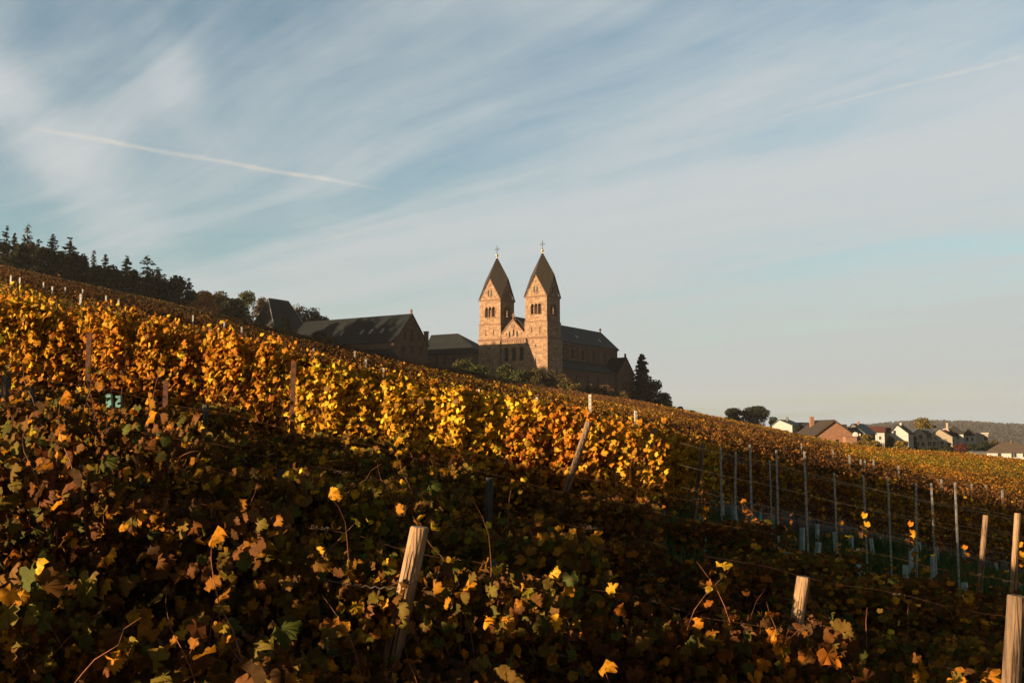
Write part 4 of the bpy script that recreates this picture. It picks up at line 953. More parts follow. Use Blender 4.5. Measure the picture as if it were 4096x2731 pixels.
# ------------------------------------------------------------------ grapevines
def vine_leaves(k, h, lo, wid, size, weights, kind, shoots=False, width=.62):
    u = R.uniform(-width, width, k); v = lo+(h-lo)*R.beta(1.7, 1.25, k)
    y = R.normal(size=k)*wid*(.65+.5*np.sin((v-lo)/(h-lo)*pi))
    if shoots:
        ns = 11; x0 = np.linspace(-.56, .56, ns)+R.uniform(-.04, .04, ns); hh = h*R.uniform(.86, 1.14, ns); ln = R.normal(size=ns)*.10; yy = R.normal(size=ns)*wid*.7; dn = R.uniform(.4, 1.3, ns); dn /= dn.sum()
        i = R.choice(ns, k, p=dn); v = lo+(hh[i]-lo)*R.beta(1.55, 1.15, k); f = (v-lo)/(h-lo)
        u = x0[i]+ln[i]*f+R.normal(size=k)*.095*(1.25-f*.5); y = yy[i]+R.normal(size=k)*.06
    else:
        top = h+.10*np.sin(u*7+R.uniform(0, 6))+.06*np.sin(u*17)
        v = np.minimum(v, top+R.uniform(-.1, .1, k))
    C = np.stack([u, y, v], -1)
    n = R.normal(size=(k, 3))*.55; n += np.array([-.62, -.62, .32])*R.uniform(.6, 1.9, (k, 1))
    return C, n, (R.uniform(.45, 1.45, k) if shoots else R.uniform(.45, 1.0, k)+R.uniform(0, .9, k)**2)*size, pick(k, weights)
def make_vine(kind, hcls):
    """prototype: vine with trunk, shoots and leaves, row runs along x"""
    root = empty('grapevine', (0, 0, 0))
    t = MB(); wob = rnd.uniform(-.06, .06)
    t.tube([(0, 0, -.25), (wob, .02, .2), (-wob, -.02, .45), (.03, 0, .62)], [.035, .03, .027, .024], 7)
    t.tube([(.03, 0, .62), (.25, .01, .70), (.6, 0, .68)], [.02, .013, .008], 5); t.tube([(.03, 0, .6), (-.2, .01, .68), (-.55, 0, .69)], [.018, .012, .007], 5)
    t.build('trunk', M['bark'], root)
    s = MB(); tips = []
    if hcls == 'messy':
        ns, h = rnd.randint(15, 20), 1.12
    else: ns, h = 8, {'golden': 1.72, 'amber': 1.7}[hcls]
    for i in range(ns):
        x0 = rnd.uniform(-.55, .55); p = Vector((x0, rnd.gauss(0, .03), .66)); d = Vector((rnd.gauss(0, .22), rnd.gauss(0, .25), 1)); L = (h-.6)*rnd.uniform(.8, 1.1)
        if hcls == 'messy' and i < 3: L = rnd.uniform(.55, .95)
        pts = branch(s, p, d, L, rnd.uniform(.0035, .0062), 9, droop=.02 if i < 3 else .06, wob=.15)
        tips.append((pts, i < 3))
    if hcls == 'messy':
        for i in range(12):
            p = Vector((rnd.uniform(-.5, .5), rnd.gauss(0, .14), rnd.uniform(.3, 1.0))); branch(s, p, (rnd.gauss(0, 1), rnd.gauss(0, .8), rnd.uniform(-.2, .8)), rnd.uniform(.3, .7), .003, 6, droop=.12, wob=.25)
    s.build('shoots', M['cane'], root)
    if hcls == 'messy':
        wts = [dict(gold=1.6, amber=2.6, rust=3.5, brown=6, olive=5, green=2.4, dark=1.6), dict(gold=1.4, amber=3, rust=4, brown=6.5, olive=3, green=1.2, dark=1.5), dict(gold=2, amber=2, rust=2.2, brown=3.5, olive=6, green=3, lime=.8, dark=1.2)][kind % 3]
        C, n, sz, co = vine_leaves(980, h, .08, .27, .064, wts, 'hi')
        ex = []                                                     # leaves along the rising shoots
        for pts, tall in tips:
            for j in range(2, len(pts)):
                if rnd.random() < (.75 if tall else .45):
                    for q in range(rnd.randint(1, 2)): ex.append(tuple(pts[j]+Vector((rnd.gauss(0, .05), rnd.gauss(0, .05), rnd.gauss(0, .03)))))
        k = len(ex); C = np.concatenate([C, np.array(ex)]); n = np.concatenate([n, R.normal(size=(k, 3))*.7+np.array([-.35, -.55, .35])]); sz = np.concatenate([sz, R.uniform(.03, .078, k)])
        co = np.concatenate([co, pick(k, dict(yellow=1.5, gold=4, amber=5, rust=2.5, lime=1.2, olive=2))])
        me = leaves_mesh('leaves', C, n, sz, co, 'hi'); link('leaves', me, M['leaf'], root)
    else:
        w = dict(yellow=6, gold=10, amber=5, rust=1, brown=.4, lime=.4) if hcls == 'golden' else dict(yellow=1, gold=4.5, amber=5, rust=3.5, brown=3, olive=1.6)
        k = 1500 if hcls == 'golden' else 950
        C, n, sz, co = vine_leaves(k, h, .35, .125, 0.080 if hcls == 'golden' else .078, w, 'mid', shoots=True)
        low = (C[:, 2] < .75)[:, None]; co = np.where(low & (R.random((k, 1)) < .6), np.array(PAL['brown'])*R.uniform(.8, 1.6, (k, 1)), co)
        # loose sprays that break the top edge
        for q in range(5):
            x0, hh = rnd.uniform(-.5, .5), rnd.uniform(.08, .34)
            kk = 7; C = np.concatenate([C, np.stack([x0+R.normal(size=kk)*.05, R.normal(size=kk)*.05, h+R.uniform(-.1, hh, kk)], -1)]); n = np.concatenate([n, R.normal(size=(kk, 3))+np.array([-.4, -.7, .3])]); sz = np.concatenate([sz, R.uniform(.06, .11, kk)]); co = np.concatenate([co, pick(kk, w)])
        link('leaves', leaves_mesh('leaves', C, n, sz, co, 'mid'), M['leaf'], root)
    return root
PROTO = {'messy': [make_vine(i, 'messy') for i in range(9)], 'golden': [make_vine(i, 'golden') for i in range(6)], 'amber': [make_vine(i, 'amber') for i in range(5)]}
used = set()
def place_vine(cls, x, y, rz, sc, label, group):
    p = rnd.choice(PROTO[cls]); o = p if id(p) not in used and not used.add(id(p)) else None
    if o is None:
        o = p.copy(); COL.objects.link(o)
        for ch in p.children:
            c = ch.copy(); COL.objects.link(c); c.parent = o
    o.location = (x, y, gz(x, y)-.02); o.rotation_euler = (rnd.gauss(0, .02), rnd.gauss(0, .02), rz); o.scale = sc
    tag(o, label, 'grapevine', group)
def in_young(x, y): return x > .150*y+.1+.55*sin(y*2.7) and 12.9 < y < 29
ORD = ['nearest', 'second', 'third', 'fourth', 'fifth', 'sixth', 'seventh', 'eighth', 'ninth', 'tenth', 'eleventh', 'twelfth', 'thirteenth', 'fourteenth', 'fifteenth', 'sixteenth', 'seventeenth', 'eighteenth']
ROWS = [3.9, 5.7, 7.5, 9.3, 11.1, 12.6]
for ri, y in enumerate(ROWS):
    x = -.60*y-1.5; 
    while x < .60*y+.9:
        yy = y+.03*x; 
        if rnd.random() < .93 or y < 6:
            place_vine('messy', x, yy+rnd.gauss(0, .12), rnd.gauss(0, .1), (1.0, 1.0, rnd.uniform(.82, 1.12)*((.95 if y < 6 else .76 if y < 8 else .68) if x > .12*y else (1.0 if y < 8 else .76))),
                       'straggly brown and green grapevine with bare canes in the %s row from the camera' % ORD[ri], 'grapevines of the %s row' % ORD[ri])
        x += (.80 if y < 6 else 1.0)+rnd.uniform(-.1, .1)
grow = list(np.arange(14.3, 31.5, 1.85))
nvine = 0
for ri, y in enumerate(grow):
    x = -.60*y-1.2; cls = 'golden' if y < 17 else 'amber'
    far = y > 24
    st = .86 if y < 23 else 1.12
    while x < .60*y+1:
        cls = 'golden' if y < 17 or (x > -.16*y and y < 22.5) else 'amber'
        if not in_young(x, y) and not any(abs(x-xp*y/dp) < .55 and dp-2.3 < y < dp+.1 for xp, dp in ((1.05, 13.6), (2.15, 15.), (3.25, 17.))):
            lab = ('golden-leaved grapevine in the %s row from the camera, in low sunlight' if cls == 'golden' else 'amber and brown leaved grapevine in the %s row from the camera') % ORD[ri+6] if ri+6 < len(ORD) else 'amber and brown leaved grapevine in the row farthest back among single vines'
            place_vine(cls, x, y+rnd.gauss(0, .05), rnd.gauss(0, .06), (1.0, 1.0, rnd.uniform(.93, 1.05)*(.95 if cls == 'golden' else 1)), lab, 'grapevines of the %s row' % (ORD[ri+6] if ri+6 < len(ORD) else 'farthest single'))
            nvine += 1
        x += st
print('single vines', nvine)

def vine_mass():
    Cs, Ns, Ss, Ks = [], [], [], []
    y = grow[-1]+1.9
    while y < 285:
        x0, x1 = -.585*y-1, .585*y+1
        if y > 215: x0 = max(x0, -.52*y)
        s = max(.10, .00115*y+.050)
        per = 1.9/(s*s)*np.interp(y, [40, 120, 285], [.55, .5, .36])
        k = int((x1-x0)*per)
        x = R.uniform(x0, x1, k)
        gap = (np.sin(x*.9+y*3.1)+np.sin(x*.37+y)) < -1.55
        vid = np.floor(x/1.15).astype(int); hsh = np.abs(np.sin(vid*12.9898+y*78.233)*43758.5453) % 1.0; hs2 = np.abs(np.sin(vid*39.425+y*11.135)*24634.63) % 1.0
        h = 1.55+.42*hsh+.10*np.sin(x*6.3+2*y)
        z = .55+(h-.55)*R.beta(2.2, 1.0, k)
        yy = y+R.normal(size=k)*(.17+.0006*y)
        keep = ~gap
        x, z, yy, hs2 = x[keep], z[keep], yy[keep], hs2[keep]; k = len(x)
        G = ground(x, yy)
        Cs.append(np.stack([x, yy, G+z], -1))
        n = R.normal(size=(k, 3))*.6; n += np.array([-.5, -.5, .45]); Ns.append(n)
        Ss.append(R.uniform(.7, 1.3, k)*s)
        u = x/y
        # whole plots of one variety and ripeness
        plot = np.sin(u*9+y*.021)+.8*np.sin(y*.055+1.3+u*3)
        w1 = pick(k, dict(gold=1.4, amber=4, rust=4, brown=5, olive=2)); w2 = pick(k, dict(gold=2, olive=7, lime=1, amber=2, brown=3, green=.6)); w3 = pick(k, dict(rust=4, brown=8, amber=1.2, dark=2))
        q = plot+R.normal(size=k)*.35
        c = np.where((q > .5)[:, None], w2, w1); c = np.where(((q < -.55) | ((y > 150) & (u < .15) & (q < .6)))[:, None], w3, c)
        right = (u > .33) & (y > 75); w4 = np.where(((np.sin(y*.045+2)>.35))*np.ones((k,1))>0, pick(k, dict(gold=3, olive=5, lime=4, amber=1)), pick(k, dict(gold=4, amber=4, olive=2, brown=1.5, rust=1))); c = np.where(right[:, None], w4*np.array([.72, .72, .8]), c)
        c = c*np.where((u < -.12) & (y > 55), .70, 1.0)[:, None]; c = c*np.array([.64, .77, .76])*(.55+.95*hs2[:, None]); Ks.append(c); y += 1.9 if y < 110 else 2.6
    C = np.concatenate(Cs); print('mass leaves', len(C))
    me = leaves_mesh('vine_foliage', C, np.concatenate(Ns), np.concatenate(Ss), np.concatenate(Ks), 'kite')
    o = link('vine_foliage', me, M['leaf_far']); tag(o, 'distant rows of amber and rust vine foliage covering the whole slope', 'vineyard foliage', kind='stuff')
vine_mass()

# ------------------------------------------------------------------ posts
def wood_post(px, py, d, dia, slope, label, mt='wood', crack=True, wires=(), seed=0):
    T = at(px, py, d); g = gz(T.x, T.y); h = T.z-g+.25; lean = atan2(slope, 1)
    base = Vector((T.x-slope*h, d, g-.25))
    root = empty('wooden_post', tuple(base), 0, label, 'post', 'leaning wooden end posts')
    rr = random.Random(seed+int(px)); m = MB(); n = 20; rings = 12; V = []
    L = sqrt(h*h+(slope*h)**2)
    for i in range(rings+1):
        f = i/rings; r = dia/2*(1.06-.06*f)
        c = Vector((slope*h*f+.012*sin(f*4+px), .008*sin(f*5), h*f))
        for k in range(n):
            a = 2*pi*k/n; q = r*(1+.035*sin(3*a+px)+.02*sin(7*a+f*3)+rr.uniform(-.008, .008)); V.append(c+Vector((cos(a)*q, sin(a)*q, -cos(a)*q*slope*.6 if i == rings else 0)))
    fs = [(i*n+k, i*n+(k+1) % n, (i+1)*n+(k+1) % n, (i+1)*n+k) for i in range(rings) for k in range(n)]
    m.raw(V, fs, True)
    te = [v for v in V[-n:]]; c = sum(te, Vector())/n
    tb = [c+(v-c)*.90+Vector((0, 0, .008)) for v in te]
    m.raw(te+tb, [(k, (k+1) % n, n+(k+1) % n, n+k) for k in range(n)]); m.raw(tb, [tuple(range(n))], mi=1)
    po = m.build('pole', [M[mt], M['endgrain'] if mt == 'wood' else M[mt]], root)
    if crack:
        for ca_, f0, f1, wd in ((-1.75, .12, .93, .006), (-1.35, .45, 1.0, .003), (-2.1, .6, .99, .0025)):
            cm = MB(); P = []
            steps = 14
            for i in range(steps+1):
                f = f0+(f1-f0)*i/steps; a = ca_+.05*sin(f*9+px); r = dia/2*(1.06-.06*f)*1.004
                P.append((Vector((slope*h*f+.012*sin(f*4+px)+cos(a)*r, .008*sin(f*5)+sin(a)*r, h*f)), a, wd*sin(pi*(i+.3)/(steps+.6))))
            cm.tube([p for p, a, w in P], [max(w, .0008) for p, a, w in P], 5); cm.build('crack', M['split'], po)
    if wires:
        wm = MB()
        for f in wires:
            c = Vector((slope*h*f+.012*sin(f*4+px), .008*sin(f*5), h*f)); r = dia/2*1.06+.004
            wm.tube([c+Vector((cos(2*pi*k/16)*r, sin(2*pi*k/16)*r, .006*sin(k)+f*.01)) for k in range(17)], .0022, 5)
            wm.tube([c+Vector((-.3*r+.013*cos(2*pi*k/10), -r*.96, .012+.018*sin(2*pi*k/10))) for k in range(11)], .0025, 5)
        wm.build('wire_loop', M['wire'], root)
    return root, base, h, slope
P1 = wood_post(418, 527.5, 5.3, .098, .185, 'round wooden post with sunlit pale top in the near vines, bottom centre', wires=(.82, .52))
P2 = wood_post(803.5, 577, 6.4, .084, .21, 'short wooden post wrapped by dry tendrils, bottom right', wires=(.86,))
P3 = wood_post(1018.5, 596, 5.2, .088, .12, 'thick brown cracked post cut by the right picture edge', mt='wood_brown', wires=(.7,))
wood_post(588, 421.5, 13.6, .095, .32, 'leaning wooden post at the end of the golden rows, left of three', wires=(.8,), mt='wood_brown')
wood_post(655, 428, 15, .086, .255, 'leaning wooden post at the end of the golden rows, middle of three', wires=(.9, .7), mt='wood_brown')
wood_post(703.7, 443, 17, .075, .16, 'thin shaded wooden post at the end of the golden rows, right of three', mt='wood_brown', wires=(.8,))
wood_post(986.5, 515, 14.3, .08, .15, 'reddish wooden post left of the pair at the right of the young plot', mt='wood_brown')
wood_post(1018.5, 513, 13.2, .08, .12, 'pale wooden post right of the pair near the right picture edge')
def twisted_wire():
    root, base, h, sl = P1; m = MB(); m2 = MB(); z = h*.80; x0 = sl*z-.05; P = []
    for k in range(60):
        f = k/59; P.append((x0-.40*f, -.045-.02*sin(f*3), z+.012+.05*f**1.5+.006*sin(k*.9)*(f < .7)))
    m.tube(P, .0016, 5); m.tube([(x, y+.004*cos(i*.9), zz+.005*sin(i*.9+2)) for i, (x, y, zz) in enumerate(P[:42])], .0014, 5)
    x, y, zz = P[40]; m.tube([(x-.002*k+.01*sin(k*.8), y, zz+.006*k-.0006*k*k) for k in range(10)], .0012, 4)
    m.build('wire', M['tendril'], root)
    for k in range(4):
        a = MB(); a.tube([(sl*(h*.42-.045*k)+.0+.013*cos(t), -.066, h*.42-.045*k+.018*sin(t)) for t in np.linspace(0, 2*pi, 13)], .0013, 4); a.build('chain_link', M['tendril'], root)
twisted_wire()
def solve_d(px, py, h, lo, hi, step=.25):
    best = None
    for d in np.arange(lo, hi, step):
        T = at(px, py, d); e = abs(T.z-gz(T.x, T.y)-h)
        if best is None or e < best[0]: best = (e, d)
    return best[1]
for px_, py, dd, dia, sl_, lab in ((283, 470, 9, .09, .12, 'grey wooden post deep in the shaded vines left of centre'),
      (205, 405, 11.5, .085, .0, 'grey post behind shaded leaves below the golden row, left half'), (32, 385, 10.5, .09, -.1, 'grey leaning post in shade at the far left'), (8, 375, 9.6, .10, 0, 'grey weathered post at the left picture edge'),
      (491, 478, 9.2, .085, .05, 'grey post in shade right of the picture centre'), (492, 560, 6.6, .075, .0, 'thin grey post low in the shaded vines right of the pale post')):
    wood_post(px_, py, dd, dia*.85, sl_, lab, mt='wood_shade', crack=False)

def c_post(root, h, r=.0155, mt='galv', slots=True):
    m = MB(); t = .004
    pr = [(-r, r*.6), (-r, -r*.6), (r, -r*.6), (r, r*.6), (r-t*2, r*.6), (r-t*2, -r*.6+t*2), (-r+t*2, -r*.6+t*2), (-r+t*2, r*.6)]
    m.prism([(x, y, -.3) for x, y in pr], (0, 0, h+.3))
    po = m.build('profile', M[mt], root)
    if slots:
        s = MB(); z = h-.06
        while z > .25:
            s.box(-r*.45, r*.45, -r*.6-.003, -r*.6-.0005, z-.012, z+.012); s.box(-r*.06, r*.06, -r*.6-.0028, -r*.6-.0006, z-.073, z-.012); z -= .085
        s.build('slots', M['slot'], po)
def metal_posts():
    pts = [(1523, 970), (1655, 1026), (1683, 1036), (1723, 1020), (1770, 1055), (1783, 1033), (1851, 1035), (1918, 1085), (1986, 1090), (2041, 1098), (2097, 1108), (2143, 1108), (2194, 1106), (1506, 1010)]
    first = None
    order = sorted(range(len(pts)), key=lambda i: pts[i][0])
    for j, i in enumerate(order):
        px_, py = pts[i][0]/2.297, pts[i][1]/2.297
        d = solve_d(px_, py, 1.78, 17, 30); d = d+rnd.uniform(-.1, .1)
        T = at(px_, py, d); g = gz(T.x, T.y); h = T.z-g
        lab = 'galvanised vineyard post among wires and young vines, %s from the left of fourteen' % (['first', 'second', 'third', 'fourth', 'fifth', 'sixth', 'seventh', 'eighth', 'ninth', 'tenth', 'eleventh', 'twelfth', 'thirteenth', 'last'][j])
        root = empty('metal_post', (T.x, T.y, g), rnd.uniform(-.3, .3), lab, 'post', 'metal posts of the young vineyard'); root.rotation_euler[1] = rnd.uniform(-.02, .03)
        c_post(root, h)
    left = [(61, 684, 1), (265, 714, 1), (289, 738, 0), (385, 741, 1), (484, 755, 1), (433, 770, 0), (531, 781, 1), (627, 792, 1), (720, 799, 1), (881, 844, 1), (1233, 911, 1), (166, 706, 0), (1100, 893, 0), (1355, 905, 0), (1460, 942, 0), (320, 742, 0)]
    left.sort()
    for j, (x, y, big) in enumerate(left):
        px_, py = x/2.297, y/2.297
        d = solve_d(px_, py, 2.12 if big else 2.0, 20, 46); T = at(px_, py, d); g = gz(T.x, T.y); h = T.z-g
        if h > 2.6 or h < 1.5: h = min(max(h, 1.6), 2.5); 
        root = empty('metal_post', (T.x, T.y, T.z-h), rnd.uniform(-.4, .4), 'bright metal post top above the golden foliage, number %d of sixteen from the left' % (j+1), 'post', 'bright post tops above the golden rows')
        root['label'] = '%s bright post top above the golden vine rows, counted from the left' % (['first', 'second', 'third', 'fourth', 'fifth', 'sixth', 'seventh', 'eighth', 'ninth', 'tenth', 'eleventh', 'twelfth', 'thirteenth', 'fourteenth', 'fifteenth', 'sixteenth'][j])
        c_post(root, h, .026, 'zinc')
    k = 0
    for x, y, d in ((25, 640, 60), (45, 655, 62), (100, 652, 66), (120, 668, 58), (185, 698, 44), (243, 700, 60), (272, 702, 56), (443, 740, 60), (515, 740, 62), (555, 757, 55), (815, 800, 62), (840, 830, 44), (190, 665, 80), (150, 662, 75), (1950, 1008, 55), (1975, 1000, 60), (1985, 1012, 58), (2005, 1015, 62), (2062, 1022, 60), (1912, 990, 70), (1840, 992, 70), (2160, 1050, 48), (2230, 1062, 52), (2262, 1066, 60), (2300, 1080, 46)):
        T = at(x/2.297, y/2.297, d); g = gz(T.x, T.y); h = 2.05
        root = empty('metal_post', (T.x, T.y, g), 0, 'small far metal post on the %s vine slope' % ('upper left' if x < 1000 else 'right-hand'), 'post', 'far metal posts on the %s slope' % ('left' if x < 1000 else 'right')); c_post(root, h+rnd.uniform(0, .15), .045, 'galv', False); k += 1
    # rusty flat stakes
    for px_, py, d, lab in ((293.5, 361, 13.3, 'rust-red steel stake standing before the golden leaves'), (89.5, 333, 13.2, 'dark rusty steel stake left among the golden leaves'), (166, 380, 13.4, 'dark stake half hidden between golden vines')):
        T = at(px_, py, d); g = gz(T.x, T.y); root = empty('steel_stake', (T.x, T.y, g), .2, lab, 'stake', 'rusty steel stakes'); c_post(root, T.z-g, .032, 'rust', False)
metal_posts()

# ------------------------------------------------------------------ young plot: wires, grow tubes, young vines, grass
def wires():
    ys = [13.8, 15.6, 17.4, 19.2, 21.0, 22.8, 24.6, 26.4]
    for i, y in enumerate(ys):
        x0, x1 = .15*y+.25, .58*y+1
        root = empty('trellis_wires', (x0, y, gz(x0, y)), 0, '%s line of trellis wires over the young vines, counting away from the camera' % (['first'] + ORD[1:])[i], 'wires', 'trellis wires of the young plot')
        for h in (.7, 1.05, 1.35, 1.65):
            m = MB(); n = 16; P = []
            for k in range(n+1):
                x = x0+(x1-x0)*k/n; P.append((x-x0, .01*sin(k), gz(x, y)-gz(x0, y)+h-.02*sin(pi*((k*.7) % 1))))
            m.tube(P, .0013, 4); m.build('wire', M['wire'], root)
    for i, y in list(enumerate(ROWS[:5]))[1:]:
        x0, x1 = -.58*y-1, .58*y+1
        root = empty('trellis_wires', (x0, y, gz(x0, y)), 0, 'slack rusty wire with dry tendrils in the %s vine row from the camera' % ORD[i], 'wires', 'trellis wires of the shaded rows')
        for h in (1.12,):
            m = MB(); n = 40; P = []
            for k in range(n+1):
                x = x0+(x1-x0)*k/n; P.append((x-x0, .03*x+.02*sin(k*.9)-.12, gz(x, y)-gz(x0, y)+h+.015*sin(k*1.7)))
            m.tube(P, .0009, 4); wo = m.build('wire', M['rust'], root)
            if h > 1:
                for q in range(9 if y < 8 else 4):
                    xc = rnd.uniform(-.5*y, .55*y); p = Vector((xc-x0, .03*xc-.12, gz(xc, y)-gz(x0, y)+h)); th = rnd.uniform(0, 6); pts = [p.copy()]; r_ = rnd.uniform(.004, .012); c_ = rnd.uniform(.5, 1.1)
                    for k in range(rnd.randint(16, 46)):
                        th += c_*rnd.uniform(.4, 1.6); p = p+Vector((rnd.uniform(.0, .005)+r_*cos(th), r_*rnd.uniform(-.6, .6), r_*sin(th)*rnd.uniform(.5, 1.3))); pts.append(p.copy())
                    t = MB(); t.tube(pts, .0011, 3, cap=False); t.build('tendril', M['tendril'], root)
wires()
def grow_tubes():
    def proto(mt):
        root = empty('grow_tube', (0, 0, 0)); m = MB(); r, t, h = .038, .005, .55
        o = [(-r, -r), (r, -r), (r, r), (-r, r)]; q = [(x*(1-t/r*1.0), y*(1-t/r*1.0)) for x, y in o]
        V = [(x, y, -.03) for x, y in o]+[(x, y, h) for x, y in o]+[(x, y, -.03) for x, y in q]+[(x, y, h) for x, y in q]
        fs = [(k, (k+1) % 4, 4+(k+1) % 4, 4+k) for k in range(4)]+[(8+(k+1) % 4, 8+k, 12+k, 12+(k+1) % 4) for k in range(4)]+[(4+k, 4+(k+1) % 4, 12+(k+1) % 4, 12+k) for k in range(4)]
        m.raw(V, fs); m.build('sleeve', M[mt], root)
        s = MB(); pts = branch(s, (.0, .0, 0), (0.05, 0, 1), 1.05, .006, 6, wob=.06); s.build('young_cane', M['cane'], root)
        ex = [tuple(p+Vector((rnd.gauss(0, .06), rnd.gauss(0, .06), rnd.gauss(0, .05)))) for p in pts[4:] for _ in range(3)]
        k = len(ex); link('leaves', leaves_mesh('leaves', np.array(ex), R.normal(size=(k, 3)), R.uniform(.05, .10, k), pick(k, dict(gold=3, amber=3, brown=3, olive=1)), 'mid'), M['leaf'], root)
        return root
    ps = [proto('tube'), proto('tube2')]; fresh = [True, True]
    for i, y in enumerate([13.8, 15.6, 17.4, 19.2, 21.0, 22.8, 24.6, 26.4]):
        x = .155*y+.5
        while x < .57*y+.5:
            if rnd.random() < .84:
                w = 1 if (x/y < .27 and rnd.random() < .75) else 0
                if fresh[w]: o = ps[w]; fresh[w] = False
                else: o = copy_tree(ps[w])
                xx = x+rnd.gauss(0, .08); o.location = (xx, y+rnd.gauss(0, .04), gz(xx, y)); o.rotation_euler = (rnd.gauss(0, .07), rnd.gauss(0, .07), rnd.uniform(0, 1.5)); o.scale = (1, 1, rnd.uniform(.8, 1.2))
                tag(o, '%s grow tube round a young vine in the %s young row' % ('bluish-green' if w else 'pale blue-grey', (['first']+ORD[1:])[i]), 'grow tube', '%s grow tubes of the %s young row' % ('green' if w else 'pale', (['first']+ORD[1:])[i]))
            x += 1.02
    for px_, py_, d in ((113, 388, 13.3), (121, 390, 13.3), (283, 433, 13.2), (316, 429, 13.3)):
        o = copy_tree(ps[1]); T = at(px_, py_, d); o.location = (T.x, d, T.z-.62); o.scale = (.9, .9, 1); o.rotation_euler = (rnd.gauss(0, .05), rnd.gauss(0, .05), 0); tag(o, 'teal grow tube glimpsed between leaves at the foot of the golden rows', 'grow tube', 'teal tubes below the golden rows')
grow_tubes()
def grass():
    k = 60000
    y = R.uniform(9, 27, k); x = R.uniform(.0, .60, k)*y+.5
    sel = (np.sin(x*1.3+y*.5)+np.sin(y*1.7+1)+R.normal(size=k)*.7) > -.6; x, y = x[sel], y[sel]
    k2 = 9000; y2 = R.uniform(3.5, 12, k2); x2 = R.uniform(-.6, .6, k2)*y2; x = np.concatenate([x, x2]); y = np.concatenate([y, y2]); k = len(x)
    h = R.uniform(.10, .42, k)*(1+.5*np.sin(x*.8)); a = R.uniform(0, 2*pi, k); w = R.uniform(.006, .016, k)
    g = ground(x, y)
    B = np.stack([x, y, g-.01], -1); dv = np.stack([np.cos(a), np.sin(a), np.zeros(k)], -1); ln = np.stack([R.normal(size=k)*.3, R.normal(size=k)*.3, np.ones(k)], -1)*h[:, None]
    V = np.stack([B-dv*w[:, None], B+dv*w[:, None], B+ln*.6+dv*w[:, None]*.7, B+ln+R.normal(size=(k, 3))*.03], 1)
    cols = np.array([(.04, .085, .022), (.055, .11, .025), (.09, .10, .03), (.025, .055, .016)])[R.integers(0, 4, k)]
    me = np_mesh('meadow_grass', V.reshape(-1, 3), np.arange(k*4), np.arange(k)*4, col=np.repeat(cols, 4, 0))
    o = link('meadow_grass', me, M['grass']); tag(o, 'dark green grass growing under the young vines and posts', 'grass', kind='stuff')
    # fallen leaves on the soil
    k = 14000; y = R.uniform(3, 30, k); x = R.uniform(-.6, .6, k)*y; C = np.stack([x, y, ground(x, y)+R.uniform(.01, .05, k)], -1); n = R.normal(size=(k, 3))*.35; n[:, 2] += 1
    o = link('fallen_leaves', leaves_mesh('fallen_leaves', C, n, R.uniform(.06, .12, k), pick(k, dict(brown=5, rust=3, amber=2, gold=1)), 'kite'), M['leaf_far']); tag(o, 'fallen brown and rusty leaves lying on the soil between the rows', 'fallen leaves', kind='stuff')
grass()

# ------------------------------------------------------------------ hedge added out of view, left of the camera, to shade the nearest rows
def shade_hedge():
    y = -24.0; i = 0
    while y < 5.5:
        x = -15+rnd.gauss(0, .5); hh = np.interp(y, [-24, -5.3, -4.6, -2.6, -2.0, 3, 4.5, 5.5], [4.7, 4.6, 3.7, 3.6, 4.1, 3.3, 2.8, 2.4])*rnd.uniform(.86, 1.1)
        broadleaf('added_hedge_bush', 'added leafy hedge bush shading the near rows, unseen left of the camera', (x, y, gz(x, y)), hh, 2.7, 'olive', .18, 1050, low=.0, cat='bush', group='hedge added out of view for shade', lobes=14)
        y += 1.55; i += 1
shade_hedge()

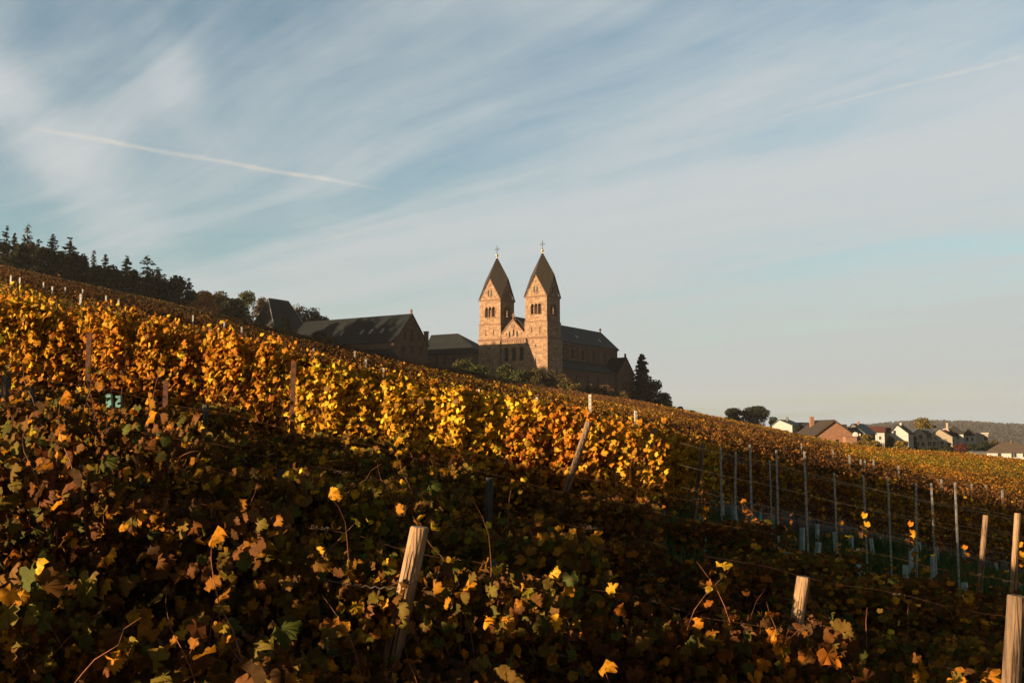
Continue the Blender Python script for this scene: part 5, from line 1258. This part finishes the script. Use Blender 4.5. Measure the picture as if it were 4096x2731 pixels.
# ------------------------------------------------------------------ aircraft trails high above
def contrail(name, label, pts, D, w0, w1, alpha):
    m = bpy.data.materials.new(name); m.use_nodes = True; nt = m.node_tree; L = nt.links.new; N = nt.nodes.new; nt.nodes.clear()
    out = N('ShaderNodeOutputMaterial'); d = N('ShaderNodeBsdfDiffuse'); d.inputs[0].default_value = (.85, .85, .85, 1); tr = N('ShaderNodeBsdfTransparent'); tl = N('ShaderNodeBsdfTranslucent'); tl.inputs[0].default_value = (.85, .85, .85, 1)
    ad = N('ShaderNodeMixShader'); ad.inputs[0].default_value = .5; L(d.outputs[0], ad.inputs[1]); L(tl.outputs[0], ad.inputs[2])
    lw = N('ShaderNodeLayerWeight'); lw.inputs[0].default_value = .5
    f = N('ShaderNodeMath'); f.operation = 'SUBTRACT'; f.inputs[0].default_value = 1; L(lw.outputs['Facing'], f.inputs[1])
    p = N('ShaderNodeMath'); p.operation = 'POWER'; L(f.outputs[0], p.inputs[0]); p.inputs[1].default_value = 2.2
    at_ = N('ShaderNodeAttribute'); at_.attribute_name = 'leafcol'
    tc = N('ShaderNodeTexCoord'); n = N('ShaderNodeTexNoise'); n.inputs['Scale'].default_value = .006; n.inputs['Detail'].default_value = 4; L(tc.outputs['Object'], n.inputs['Vector'])
    r = N('ShaderNodeMapRange'); L(n.outputs['Fac'], r.inputs[0]); r.inputs[1].default_value = .32; r.inputs[2].default_value = .66; r.inputs[3].default_value = .35
    q = N('ShaderNodeMath'); q.operation = 'MULTIPLY'; L(p.outputs[0], q.inputs[0]); L(r.outputs[0], q.inputs[1])
    q2 = N('ShaderNodeMath'); q2.operation = 'MULTIPLY'; L(q.outputs[0], q2.inputs[0]); L(at_.outputs['Fac'], q2.inputs[1])
    q3 = N('ShaderNodeMath'); q3.operation = 'MULTIPLY'; L(q2.outputs[0], q3.inputs[0]); q3.inputs[1].default_value = alpha
    mx = N('ShaderNodeMixShader'); L(q3.outputs[0], mx.inputs[0]); L(tr.outputs[0], mx.inputs[1]); L(ad.outputs[0], mx.inputs[2]); L(mx.outputs[0], out.inputs[0])
    P = []; n_ = 60
    A, B, = Vector(at(*pts[0], D)), Vector(at(*pts[1], D*pts[2]))
    V = []; cl = []; k = 16; d_ = (B-A).normalized(); a = d_.cross(Vector((0, 0, 1))).normalized(); c = d_.cross(a)
    for i in range(n_+1):
        f_ = i/n_; q_ = A+(B-A)*f_+c*(sin(f_*21)*w0*.12)+c*(-4*(f_-.5)**2+1)*pts[3]; w = (w0+(w1-w0)*f_)*(1+.12*sin(f_*33)+.1*sin(f_*71))
        for j in range(k): V.append(q_+a*cos(2*pi*j/k)*w+c*sin(2*pi*j/k)*w); cl.append(min(1, f_*pts[4], (1-f_)*pts[5]))
    V = np.array([tuple(v) for v in V]); F_ = np.array([(i*k+j, i*k+(j+1) % k, (i+1)*k+(j+1) % k, (i+1)*k+j) for i in range(n_) for j in range(k)])
    me = np_mesh(name, V, F_.ravel(), np.arange(len(F_))*4, col=np.array(cl)[:, None].repeat(3, 1), smooth=True)
    o = link(name, me, m); tag(o, label, 'contrail', 'aircraft trails in the sky'); o.visible_shadow = True
contrail('contrail', 'long thin white trail sloping down across the left sky', ((20, 125), (392, 190), 1.0, 10, 6, 5), 8000, 30, 24, .12)
contrail('contrail', 'faint white trail rising towards the right edge of the sky', ((745, 126), (1080, 44), 1.0, -12, 2.2, 30), 8000, 20, 30, .09)
contrail('contrail', 'very faint broad trail low in the middle of the sky', ((235, 262), (480, 200), 1.0, 0, 2.5, 3), 8000, 34, 28, .045)

# ------------------------------------------------------------------ air
def haze():
    b = MB(); b.box(-5500, 5500, -400, 4700, -80, 175)
    m = bpy.data.materials.new('haze'); m.use_nodes = True; nt = m.node_tree; nt.nodes.clear()
    o = nt.nodes.new('ShaderNodeOutputMaterial'); v = nt.nodes.new('ShaderNodeVolumePrincipled'); v.inputs['Color'].default_value = (.80, .86, .92, 1); v.inputs['Density'].default_value = 7e-5; v.inputs['Anisotropy'].default_value = .2
    nt.links.new(v.outputs[0], o.inputs['Volume'])
    tag(b.build('haze', m), 'thin pale haze in the valley air', 'haze', kind='stuff')
if HAZE: haze()
# prototypes never placed are dropped
for ps in PROTO.values():
    for p in ps:
        if 'category' not in p:
            for c in list(p.children): bpy.data.objects.remove(c)
            bpy.data.objects.remove(p)
